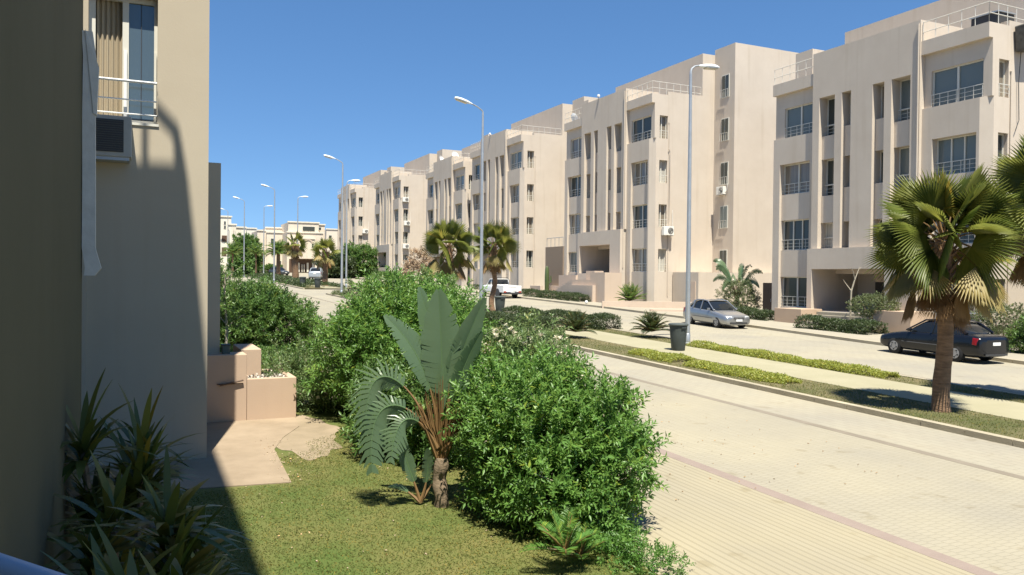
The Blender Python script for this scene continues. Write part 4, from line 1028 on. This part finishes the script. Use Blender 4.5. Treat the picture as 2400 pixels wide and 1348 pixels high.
shrub('shrub', 'shrub with pale tips between the two big ones, beside the road', 'shrub', (6.7, 13.6, gz(13.6)),
      [((0, 0, 1.0), (.9, .9, .85)), ((.45, .9, 1.3), (.65, .7, .65)), ((-.7, -.8, 1.2), (.7, .7, .75))],
      2400, 12, .22, .09, .034, L['flower'], 5, 'large green shrubs on the lawn', rmin=.5, petals=520)
shrub('shrub', 'rounded green shrub behind the planters by the grey wall', 'shrub', (3.9, 30.0, gz(30)),
      [((-.2, 0, 1.05), (1.5, 1.4, 1.1)), ((.8, -.4, .8), (1.1, 1.0, .8)), ((-1.4, 0, 1.0), (1.0, 1.0, .9)), ((.2, 0, 1.5), (.9, .8, .6))],
      4200, 10, .26, .12, .045, L['shrubd'], 6, None, rmin=.55)
shrub('shrub', 'flowering shrub left of the near road, behind the rounded green one', 'shrub', (1.9, 37, gz(37)),
      [((0, 0, 1.4), (1.3, 1.3, 1.25)), ((1.0, .8, 1.5), (1.0, 1.0, .9)), ((2.2, 2, 1.1), (1.1, 1.0, .8))], 2400, 10, .28, .13, .05, L['flower'], 5, None, rmin=.55, petals=260)
shrub('shrub', 'shrub with cream tips, top left of the big shrub behind the broad leaves', 'shrub', (7.0, 24.0, gz(24)),
      [((0, 0, 1.4), (1.2, 1.1, 1.1)), ((1.2, .4, 1.6), (1.0, .9, 1.0)), ((-.8, .3, .9), (.9, .8, .8))], 2700, 10, .25, .11, .04, L['flower'], 5, None, rmin=.5, petals=420)
shrub('shrub', 'dark feathery shrub directly left of the white pickup', 'shrub', (9.6, 27.5, gz(27.5)),
      [((0, 0, 1.35), (1.0, 1.0, 1.2)), ((-.9, .3, 1.3), (1.0, .9, 1.1)), ((.3, 0, 2.0), (.5, .5, .5))], 2300, 10, .26, .11, .04, L['shrub'], 5, None, rmin=.5)
L['fern'] = leafmat('fern_leaf', (.06, .16, .025), (.12, .24, .05), trans=.4)
for i, (x, y, z, R_f, lab) in enumerate([(4.15, 7.55, .26, .48, 'small fern like shrub with feathery fronds at the bottom edge of the lawn'), (4.45, 7.75, .10, .38, 'low feathery plant right beside the fern like shrub')]):
    feather_palm('fern_shrub', lab, (x, y, gz(y)), z, R_f, 10, L['fern'], 60+i, .5, 'feathery plants at the lawn edge', .02)
for i, (x, y) in enumerate([(4.85, 7.75), (5.15, 7.35), (5.2, 8.1)]):
    shrub('weed', ['tuft of weeds between the fern like shrub and the pavement', 'tuft of weeds at the bottom end of the lawn edge', 'tuft of weeds in the shade of the big front shrub'][i], 'weed', (x, y, gz(y)), [((0, 0, .1), (.28, .4, .13))], 170, 8, .09, .04, .018, L['fern'], 0, 'weeds along the lawn edge', rmin=.3)
for i, (x, y, r, lab) in enumerate([(2.95, 18.4, .85, 'low leafy shrub touching the right side of the box planter'), (4.0, 18.0, .8, 'low leafy shrub between the planter and the big shrub')]):
    shrub('low_shrub', lab, 'shrub', (x+.4, y, gz(y)), [((0, 0, .5), (r, r, .6)), ((.5, -.8, .4), (.6, .6, .5))], 1100, 11, .18, .075, .03, L['flower'], 4, 'low shrubs by the planter', rmin=.35, petals=30)
# slim trees behind the planters
def slim_tree(label, loc, h, n, m, r=.9, seed=1, grp=None, sticks=10, leafn=10, nm='slim_tree'):
    rr = random.Random(seed); t = thing(nm, label, 'tree', loc, 0, grp); b = MB()
    b.tube([(0, 0, -.1), (.05, 0, h*.35), (-.03, .03, h*.7), (.02, 0, h)], [.05, .04, .03, .012], 7); tips = []
    for i in range(sticks):
        z = h*(.35+.6*i/sticks); a = i*2.4; l = r*rr.uniform(.6, 1.1); p = Vector((0, 0, z)); q = p+Vector((math.cos(a)*l, math.sin(a)*l, l*.8)); tips.append((p, q))
        b.tube([p, p.lerp(q, .5)+Vector((0, 0, .05)), q], [.02, .012, .005], 5)
    b.build('trunk', M['stem'], t, True)
    if n:
        P = []; D = []
        for i in range(n):
            p, q = tips[i % len(tips)]; k = rr.uniform(.3, 1.05); P.append(tuple(p.lerp(q, k)+Vector((rr.gauss(0, .12), rr.gauss(0, .12), rr.gauss(0, .12))))); D.append((rr.gauss(0, 1), rr.gauss(0, 1), rr.gauss(.5, 1)))
        sprigs('crown', np.array(P), np.array(D), leafn, .2, .10, .04, m, t)
    return t
slim_tree('thin pale stemmed tree with sparse leaves beside the grey wall', (2.45, 26.0, gz(26)), 3.1, 260, L['bed'], .8, 3)
slim_tree('bare forked sapling in front of the nearest block entrance', (34.5, 31.6, gz(31.6)+.1), .1, 0, None, .8, 3, None, 0) if False else None
t = thing('bare_sapling', 'bare forked sapling in front of the nearest block entrance', 'tree', (34.5, 31.6, gz(31.6)+.1)); t.rotation_euler = (0, 0, -YAW)
b = MB(); b.tube([(0, 0, -.1), (.02, 0, 1.2), (.05, 0, 2.05)], [.06, .05, .045], 7); b.tube([(.05, 0, 2.0), (.22, 0, 2.6), (.42, 0, 3.15), (.50, 0, 3.35)], [.045, .035, .02, .006], 6)
b.tube([(.05, 0, 2.0), (-.18, .1, 2.35), (-.35, .1, 2.6)], [.04, .025, .01], 6); b.tube([(.22, 0, 2.6), (.10, -.1, 3.0), (-.02, -.1, 3.3)], [.025, .018, .006], 6)
b.tube([(.42, 0, 3.15), (.62, .1, 3.3)], [.015, .005], 5)
b.build('trunk', M['stem'], t, True)

# ---- hedges and ground cover
def hedge(nm, label, cat, pts, wd, h, n, m, zoff=.1, grp=None, leaf=.05, k=7):
    """clipped hedge along a polyline; leaves on a rounded box"""
    t = thing(nm, label, cat, (pts[0][0], pts[0][1], 0), 0, grp); seg = []; tot = 0
    for (a, c) in zip(pts, pts[1:]): d = math.dist(a, c); seg.append((a, c, d)); tot += d
    P = []; D = []; ox, oy = pts[0]
    for i in range(n):
        s = rnd.random()*tot
        for a, c, d in seg:
            if s <= d: break
            s -= d
        q = s/d; x, y = a[0]+(c[0]-a[0])*q, a[1]+(c[1]-a[1])*q; dx, dy = (c[0]-a[0])/d, (c[1]-a[1])/d; nx, ny = -dy, dx
        th = rnd.uniform(-.15, PI+.15); e = 1/max(abs(math.cos(th)), abs(math.sin(th)))**.55
        wob = 1+(.10+.10*(h < .3))*math.sin(s*1.7+x)+(.06+.10*(h < .3))*math.sin(s*4.1+zoff)
        f = wob*rnd.uniform(.72, 1.03); w2 = wd/2*math.cos(th)*e*f; hh = max(.02, h*(math.sin(th)*e*.92)*f)
        P.append((x+nx*w2-ox, y+ny*w2-oy, gz(y)+zoff+hh)); D.append((nx*math.cos(th)+rnd.gauss(0, .4), ny*math.cos(th)+rnd.gauss(0, .4), math.sin(th)+rnd.gauss(.2, .4)))
    sprigs('foliage', np.array(P), np.array(D), k, leaf*1.6, leaf, leaf*.5, m, t)
    return t
hedge('clipped_hedge', 'long dark clipped hedge across the median, nearer the far road', 'hedge', [(18.6, 40.5), (21.0, 33.6)], 1.3, .70, 9000, L['hedge'], .1, 'clipped hedges on the median')
hedge('clipped_hedge', 'dark clipped hedge on the near side of the median, behind the cycad', 'hedge', [(15.9, 39.5), (17.3, 33.4)], 1.5, .6, 8500, L['hedge'], .1, 'clipped hedges on the median')
G1 = 'low yellow green plants on the median'
hedge('ground_cover', 'short patch of yellow green cover plants at the near kerb, below the bin', 'ground cover', [(16.45, 24.6), (16.4, 21.9)], .95, .12, 1700, L['cover'], .1, G1, .05, 6)
hedge('ground_cover', 'yellow green cover plants along the near kerb of the median', 'ground cover', [(16.3, 21.2), (16.45, 17.0)], .95, .11, 2300, L['cover'], .1, G1, .05, 6)
hedge('ground_cover', 'long strip of yellow green cover plants along the far edge of the path', 'ground cover', [(20.25, 26.2), (20.3, 17.0)], .75, .14, 3900, L['cover'], .1, G1, .05, 6)
hedge('ground_cover', 'dark green ground cover behind the planters', 'ground cover', [(2.0, 20.5), (2.0, 27.5)], 5.2, .28, 9000, L['bed'], .0, None, .09, 7)
hedge('ground_cover', 'pale cover plants on the near median behind the shrubs', 'ground cover', [(16.3, 52), (16.4, 71)], 1.9, .25, 2600, L['hedgel'], .1, G1, .09, 6)
hedge('ground_cover', 'dark cover plants on the second median below the far palms', 'ground cover', [(17.8, 85), (17.6, 132)], 4.2, .35, 5000, L['hedge'], .05, G1, .14, 6)
G2 = 'hedges at the foot of the blocks'
hedge('low_hedge', 'low dark hedge behind the silver sedan, at the corner of the nearest block', 'hedge', [(33.9, 42.5), (34.2, 36.9)], 1.3, .6, 2600, L['hedge'], .1, G2, .07)
hedge('low_hedge', 'dark hedge left of the black sedan, in front of the sapling', 'hedge', [(32.3, 32.6), (32.7, 28.2)], 1.5, .6, 2800, L['hedge'], .1, G2, .07)
hedge('low_hedge', 'low green hedge at the foot of the pink stair', 'hedge', [(32.6, 66.5), (33.0, 57.2)], 1.2, .62, 2600, L['hedge'], .1, G2, .08)
hedge('low_hedge', 'low patchy hedge beside the white pickup', 'hedge', [(34.4, 84), (34.4, 69.5)], 1.0, .45, 1700, L['hedge'], .1, G2, .09)
shrub('clipped_bush', 'pale green clipped bush in front of the nearest block entrance', 'bush', (34.4, 29.9, gz(30)+.1), [((0, 0, 1.35), (.85, 1.0, .5)), ((-.1, .4, 1.3), (.8, .8, .45)), ((0, -.4, 1.32), (.7, .7, .45))], 1500, 8, .10, .06, .03, L['hedgel'], 4, 'clipped bushes by the nearest block', rmin=.8)
shrub('clipped_bush', 'rounded clipped bush behind the boot of the black sedan', 'bush', (34.2, 23.0, gz(23)+.1), [((0, 0, 1.15), (.9, .95, .6)), ((0, .5, 1.1), (.7, .7, .55))], 1600, 8, .10, .06, .03, L['hedgel'], 4, 'clipped bushes by the nearest block', rmin=.8)
shrub('clipped_bush', 'round light green bush against the broad leaved plant behind the silver sedan', 'bush', (36.3, 42.6, gz(42.6)+.1), [((0, 0, 1.2), (1.1, 1.1, .95)), ((.3, -.5, .8), (.8, .8, .7))], 1500, 8, .14, .08, .035, L['hedgel'], 4, None, rmin=.7)
shrub('leafy_plant', 'leafy plant at the right edge beside the black sedan', 'plant', (32.0, 20.2, gz(20.2)+.1), [((0, 0, .9), (.6, .6, .7)), ((.3, -.5, .5), (.6, .6, .5)), ((0, .5, .4), (.6, .5, .4))], 800, 9, .2, .12, .05, L['bed'], 6, None, rmin=.5)
shrub('leafy_plant', 'low grassy plant at the right edge behind the kerb', 'plant', (31.2, 18.6, gz(18.6)+.1), [((0, 0, .4), (.7, .9, .4))], 500, 9, .2, .12, .03, L['bed'], 4, None, rmin=.4)
for i, (x, y, lab, h, r) in enumerate([(38.0, 21.0, 'tall dark tree at the right edge behind the fan palms', 5.2, 2.5), (35.0, 18.6, 'dark tree at the right edge behind the black sedan', 3.4, 1.7)]):
    shrub('dark_tree', lab, 'tree', (x, y, gz(y)), [((0, 0, h*.62), (r*.9, r, h*.36)), ((.3, -1.2, h*.45), (r*.8, r*.8, h*.3)), ((-.4, .8, h*.8), (r*.6, r*.6, h*.25))], 2800, 9, .35, .16, .07, L['hedge'], 6, 'dark trees at the right edge', rmin=.5)
feather_palm('yucca', 'spiky yucca like plant on the low pink wall of the second block', (34.6, 53.0, 1.66), .1, 1.5, 26, L['bed'], 41, .3)
t = thing('cactus', 'column cactus beside the stair of the second block', 'cactus', (34.9, 67.6, 2.1))
MB().lathe([(.14, 0), (.2, .3), (.21, 1.4), (.17, 2.3), (.05, 2.5)], 10).build('column', L['hedgel'], t, True); MB().tube([(.15, 0, .9), (.4, 0, 1.0), (.42, 0, 1.6)], [.09, .1, .05], 8).build('arm', L['hedgel'], t, True)

# strap leaved plants in the shade below the near wall
def strap_plant(label, loc, h, n, seed):
    rr = random.Random(seed); t = thing('strap_leaf_plant', label, 'plant', loc, 0, 'strap leaved plants in the shade'); V, F, Lid = [], [], []; b = MB()
    heads = [(rr.uniform(-.32, .32), rr.uniform(-.45, .45), h*rr.uniform(.3, .82)) for _ in range(8)]
    for hx, hy, hz in heads:
        b.tube([(hx*.3, hy*.3, -.1), (hx, hy, hz)], [.035, .025], 6)
        for i in range(n):
            a = i*2.4+rr.random(); el = math.radians(rr.uniform(5, 80)); Lh = h*rr.uniform(.18, .33); p = Vector((hx, hy, hz-rr.uniform(0, .25))); d = Vector((math.cos(a)*math.cos(el), math.sin(a)*math.cos(el), math.sin(el)))
            s = d.cross(Vector((0, 0, 1))).normalized(); wv = rr.uniform(.022, .038); prev = None; lid = rr.random()
            for k in range(7):
                q = k/6; w_ = wv*math.sin(PI*min(1, q*.85+.15))**.7
                if k == 6: w_ = .002
                o = len(V); V += [p-s*w_, p+s*w_]; Lid += [lid]*2
                if prev is not None: F.append((prev, prev+1, o+1, o))
                prev = o; p = p+d*Lh/6; d = (d+Vector((0, 0, -.16))).normalized()
    np_mesh('leaves', np.array([tuple(v) for v in V]), np.array(F), L['drac'], t, np.array(Lid), 4); b.build('stems', M['bark'], t, True)
    return t
for i, (x, y, h, lab) in enumerate([(-.22, 3.3, 1.75, 'dark strap leaved plant nearest the balcony rail, lowest in the corner'), (-.05, 4.4, 1.9, 'dark strap leaved plant just above and behind the one nearest the balcony rail'), (-.08, 6.0, 2.0, 'dark strap leaved plant halfway along the near wall'),
                                    (-.1, 7.8, 2.15, 'tallest dark strap leaved plant against the near wall'), (.22, 7.0, 1.35, 'dark strap leaved plant at the edge of the shade on the lawn'), (.2, 5.3, 1.35, 'low dark strap leaved plant at the bottom of the shade')]):
    strap_plant(lab, (x, y, gz(y)), h, 34, 50+i)

# ================================================================ FAR VILLAS AND TREES
def X165(px_, Y=165): q = (px_-1200)/1900; return Y*(math.sin(YAW)+q*math.cos(YAW))/(math.cos(YAW)-q*math.sin(YAW))
def villa(label, Y, parts, m, wins=(), dark=(), posts=()):
    """parts: (px0,px1,ytop,ybottom,depth offset) measured on the villa's own front, metres from there"""
    t = thing('villa', label, 'house', (0, Y, 0), 0, 'pale villas at the far end of the street')
    k = Y*1.0; sc = lambda p: X165(p, Y)
    def Z(p, y): x = sc(p); d = x*math.sin(YAW)+Y*math.cos(YAW); return 3.35+(654+.0105*(p-1200)-y)/1900*d
    b = MB()
    for p0, p1, yt, yb, off in parts: b.box(sc(p0), sc(p1), off, off+9-.01*len(b.v)/8, Z(p0, yb) if yb < 636 else 2.0, Z(p0, yt))
    b.build('wall', m, t)
    b = MB()
    for p0, p1, yt, yb, off in parts: b.box(sc(p0)-.15, sc(p1)+.15, off-.15, off+.3, Z(p0, yt), Z(p0, yt)+.25)
    b.build('cornice', M['villag'], t)
    for p0, p1, yt, yb, off in wins:
        f = MB(); f.box(sc(p0)-.08, sc(p1)+.08, off-.06, off-.02, Z(p0, yb)-.08, Z(p0, yt)+.08); f = f.build('window', M['frame'], t)
        MB().box(sc(p0), sc(p1), off-.1, off-.07, Z(p0, yb), Z(p0, yt)).build('pane', M['glass1'], f)
    for p0, p1, yt, yb, off in dark: MB().box(sc(p0), sc(p1), off-.05, off, Z(p0, yb), Z(p0, yt)).build('recess_shade', M['door'], t)  # flat dark panels on the front paint the shade of recesses
    for p0, p1, yt, yb, off in posts: MB().box(sc(p0), sc(p1), off-.4, off-.06, Z(p0, yb), Z(p0, yt)).build('pillar', M['villag'], t)
    return t
v = villa('large cream villa with an arched niche, behind the thick trunked palm', 165,
      [(672, 756, 545, 640, 0), (675, 747, 521, 546, .3), (747, 763, 527, 640, 1.2), (681, 734, 560, 606, -1.3)], M['villa'],
      [(709, 737, 531, 541, .3), (746.5, 752, 533, 539, .3), (681.5, 687, 569, 582, -1.3), (727, 731, 571, 580, -1.3), (741, 746, 609, 620, 0)],
      [(677, 735, 607, 640, 0)], [(698, 701, 616, 638, 0), (706, 707.5, 620, 638, 0), (711, 712.5, 620, 638, 0), (718, 722, 616, 638, 0), (731, 734, 616, 638, 0)])
b = MB(); n = 12
for i in range(n):                                             # arch moulding
    a0, a1 = PI*i/n, PI*(i+1)/n; cx, zc, ra, rb = X165(718), 10.0, 1.0, .72
    P4 = [(cx+math.cos(a)*r_, zc+math.sin(a)*r_*.9) for a, r_ in ((a0, ra), (a1, ra), (a1, rb), (a0, rb))]
    b.hexa([(x, -1.42, z) for x, z in P4], [(x, -1.31, z) for x, z in P4])
b.build('arch', M['wallp'], v)
villa('pale villa between the thick trunked palm and the round green tree', 172,
      [(602, 624, 541, 640, 0), (622, 672, 546, 640, -1.2), (624, 672, 534, 547, 1)], M['villa'],
      [(632, 640, 560, 572, -1.2), (650, 656, 612, 622, -1.2)], [(603, 620, 594, 622, 0)], [(600, 603, 596, 640, -.5), (619, 622, 596, 640, -.5)])
villa('white villa with vertical piers, cut by the grey wall at the left', 160,
      [(505, 541, 508, 640, 0), (533, 551, 528, 640, -1), (551, 577, 533, 640, 1)], M['villag'],
      [(524, 528, 519, 526, 0), (524, 528, 529, 535, 0)], [(519, 531, 552, 567, 0), (519, 530, 580, 600, 0)], [(541, 544, 533, 600, -1), (546, 548, 533, 600, -1)])
villa('small pale villa with a rounded white parapet behind the round green tree', 185,
      [(577, 600, 536, 640, 0)], M['villag'], [(590, 596, 545, 553, 0)])
villa('pale low villa just left of the farthest apartment block', 190,
      [(764, 792, 538, 640, 0)], M['villa'], [(770, 776, 552, 558, 0)])
def crown_tree(label, loc, lobes, n, m, grp=None, leaf=.3, trunk=.25, petals=0):
    return shrub('tree', label, 'tree', loc, lobes, n, 7, leaf*1.5, leaf, leaf*.5, m, 5, grp, rmin=.6, petals=petals, pm=L['petal'])
crown_tree('round dense green tree before the left villas', (16.4, 141, gz(141)), [((0, 0, 3.3), (2.0, 2, 3.0)), ((-.7, 0, 2.3), (1.6, 1.5, 2.2)), ((.7, 0, 4.0), (1.4, 1.4, 2.0))], 2300, L['shrubd'])
crown_tree('wide dark green tree in front of the farthest apartment block', (33.5, 131, gz(131)), [((0, 0, 2.6), (3.0, 2.6, 2.5)), ((1.8, 0, 2.3), (2.0, 2.0, 2.0)), ((-1.4, .5, 2.4), (2.0, 2.0, 2.0))], 2600, L['shrubd'], petals=60)
crown_tree('dark green tree behind the tall pole, left of the wide one', (28.0, 127, gz(127)), [((0, 0, 1.8), (2.4, 2.2, 1.8)), ((1.2, 0, 1.4), (1.8, 1.6, 1.4))], 1700, L['hedge'])
crown_tree('dry pinkish blossoming tree in front of the fifth apartment block', (27.4, 82.6, gz(82)), [((0, 0, 2.6), (1.1, 1.1, 1.7)), ((-.9, 0, 1.9), (.9, .9, 1.1)), ((.5, 0, 1.6), (1.0, 1.0, 1.0))], 900, L['dryleaf'], leaf=.2)
hedge('far_hedge', 'long distant green hedge before the arched villa', 'hedge', [(18.0, 146), (22.5, 143)], 2.0, 1.6, 1500, L['shrubd'], 0, None, .2)
hedge('low_hedge', 'low hedge along the near road, left of it in the distance', 'hedge', [(3.0, 62), (4.5, 100)], 3.0, 1.2, 2600, L['shrubd'], 0, None, .22)
hedge('low_hedge', 'hedge at the foot of the fifth block in the distance', 'hedge', [(33.5, 96), (33.8, 124)], 1.6, 1.1, 1800, L['shrubd'], 0, None, .18)

# ================================================================ AIR CONDITIONERS, DISHES, CABLES
def make_ac():
    t = thing('air_conditioner', 'x', 'air conditioner')
    MB().box(-.42, .42, -.38, -.06, 0, .62).build('case', M['acw'], t, bevel=.02)
    b = MB(); b.cyl((.14, -.385, .31), (0, 1, 0), .23, .012, 24); g_ = b.build('fan_opening', M['acg'], t)
    b = MB()
    for k in range(4): b.tube([(.14+(.05+.05*k)*math.cos(a), -.396, .31+(.05+.05*k)*math.sin(a)) for a in [i*PI/8 for i in range(17)]], .005, 4)
    b.build('fan_grille', M['acw'], g_)
    for s_ in (-.3, .3): MB().box(s_-.02, s_+.02, -.4, .0, -.04, -.002).build('bracket', M['steel'], t)
    b = MB(); b.tube([(.43, -.2, .2), (.52, -.1, .3), (.55, -.03, .9), (.53, -.03, 1.8)], .018, 5); b.build('hose', M['acw'], t, True)
    return t
a0 = make_ac()
for i, (x, y, z, lab, sc_) in enumerate([(37.3, 52.2, 6.86, 'white split air conditioner under the second floor end window of the second block', 1.1),
        (36.85, 118.46, 14.85, 'topmost of the three air conditioners on the end wall of the fifth block', 1.1), (37.1, 118.46, 11.3, 'middle one of the three air conditioners on the end wall of the fifth block', 1.1),
        (36.95, 118.46, 7.8, 'lowest of the three air conditioners on the end wall of the fifth block', 1.1), (37.8, 145.85, 11.4, 'white air conditioner on the end wall of the farthest block', 1.2),
        (37.75, 25.02, 7.95, 'pale air conditioner on the end wall of the nearest block, at the right edge', 1.15)]):
    o = a0 if i == 0 else copytree(a0); o.location = (x, y, z); o.scale = (sc_,)*3; tag(o, lab, 'air conditioner', 'split air conditioners on the end walls')
o = copytree(a0); o.location = (41.86, 51.0, 10.15); o.rotation_euler = (0, 0, -PI/2); o.scale = (1, 1, 1); tag(o, 'white air conditioner below a window of the recessed wall between the two nearest blocks', 'air conditioner', 'split air conditioners on the end walls')
t = thing('covered_unit', 'dark covered box hanging by the roof at the top right edge', 'box', (38.1, 25.0, 14.35))
MB().hexa([(-.35, -.5, 0), (.35, -.5, .05), (.35, 0, .05), (-.35, 0, 0)], [(-.45, -.55, 1.2), (.4, -.55, 1.45), (.4, 0, 1.5), (-.45, 0, 1.2)]).build('cover', mat('grey_cover', (.09, .085, .075), .8, var=.3, vscale=4, bump=.6, bscale=6), t, bevel=.04)
MB().tube([(-.1, -.1, 0), (-.12, -.03, -1.5), (-.05, -.03, -3.2), (-.3, -.03, -3.7)], .02, 5).build('cable', M['acg'], t)
t = thing('roof_tank', 'dark box tank behind the roof railing at the top right', 'tank', (37.8, 26.0, 15.45)); MB().box(-.6, .6, -.5, .9, 0, .9).build('tank', M['acg'], t, bevel=.03); MB().box(-.65, .65, -.55, .95, .9, .96).build('lid', M['steel'], t)
t = tag(MB().tube([(37.6, 52.16, 13.4), (37.62, 52.16, 11.5), (37.58, 52.16, 7.9)], .03, 6).tube([(37.6, 52.16, 13.4), (37.45, 52.16, 13.6)], .03, 5).build('cable_duct', M['wall'], None), 'thin vertical duct on the sunlit end wall of the second block', 'duct')
def make_dish():
    t = thing('satellite_dish', 'x', 'satellite dish')
    b = MB(); prof = [(.02, .0), (.2, .03), (.38, .10), (.48, .17)]; n = 18
    b.v += [(r_*math.cos(2*PI*k/n), -z, r_*math.sin(2*PI*k/n)) for r_, z in prof for k in range(n)]
    for i in range(3):
        for k in range(n): b.f.append((i*n+k, i*n+(k+1) % n, (i+1)*n+(k+1) % n, (i+1)*n+k)); b.mi.append(0)
    b.f.append(tuple(range(n))); b.mi.append(0)
    o = b.build('dish', M['white'], t, True); o.location = (0, 0, .7); o.rotation_euler = (math.radians(-25), 0, 0)
    MB().tube([(0, .06, 0), (0, .06, .7)], .03, 6).build('mast', M['steel'], t); MB().tube([(0, 0, .5), (0, -.5, .75)], .015, 5).build('feed_arm', M['steel'], t)
    return t
d0 = make_dish()
for i, (x, y, z, lab) in enumerate([(37.2, 98.5, 18.6, 'satellite dish on the roof of the fourth block, right one of a pair'), (37.0, 103.0, 18.6, 'satellite dish on the roof of the fourth block, left one of a pair'),
                                    (37.1, 88.5, 18.2, 'satellite dish on the roof of the third block, above its far bay'), (37.4, 131.0, 19.0, 'satellite dish on the roof of the fifth block'), (37.2, 67.0, 17.8, 'satellite dish on the far bay roof of the second block')]):
    o = d0 if i == 0 else copytree(d0); o.location = (x, y, z-.3); o.rotation_euler = (0, 0, .4+.3*i); o.scale = (1.25,)*3; tag(o, lab, 'satellite dish', 'satellite dishes on the roofs')
def globe(x, y, z, lab):
    t = thing('globe_lamp', lab, 'lamp', (x, y, z)); MB().lathe([(.03, 0), (.1, .04), (.13, .13), (.1, .22), (.03, .26)], 12).build('globe', M['white'], t, True); MB().lathe([(.06, -.1), (.06, 0)], 8).build('base', M['steel'], t)
globe(35.75, 60.0, 18.95, 'small white globe lamp on the roof edge of the second block'); globe(35.75, 83.5, 19.4, 'small white globe lamp on the roof edge of the third block'); globe(31.6, 54.5, 1.5, 'white globe lamp on the ground by the pink stair')
t = thing('curved_rail', 'pale curved metal railing behind the black sedan', 'railing', (34.6, 23.9, gz(24)+.1))
b = MB()
for z in (1.3, 1.0, .7): b.tube([(0, 1.8, z), (0, .4, z), (.05, 0, z-.12), (.1, -.25, z-.4), (.1, -.3, .3)], .022, 6)
for y in (1.8, 1.1, .4): b.tube([(0, y, 0), (0, y, 1.3)], .02, 6)
b.build('rail', M['steel'], t, True); MB().box(-.2, .5, .5, 1.5, 0, .75).build('bench_seat', mat('grey_bench', (.2, .2, .18), .7), t, bevel=.02)

# fallen leaves and small stones along the edges of slab and lawn
n = 200; q = rng.random(n)
X_ = np.where(q < .5, 2.1+rng.normal(size=n)*.12+np.maximum(0, rng.random(n))*.25, rng.uniform(.4, 5.0, n)); Y_ = np.where(q < .5, rng.uniform(12.1, 15.2, n), rng.uniform(7.5, 13.5, n))
P = np.stack([X_, Y_, .025*Y_+.03], 1); D = rng.normal(size=(n, 3)); D[:, 2] *= .25
tag(leaves('leaf_litter', P, D, rng.uniform(.02, .05, n), .02, L['dryleaf'], normup=1), kind='stuff')
n = 110; X_ = rng.uniform(6.5, 12, n); Y_ = 9+rng.random(n)*8; P = np.stack([X_, Y_, .025*Y_+.02], 1); D = rng.normal(size=(n, 3)); D[:, 2] *= .2
tag(leaves('road_litter', P, D, rng.uniform(.02, .06, n), .025, L['fandry'], normup=1), kind='stuff')
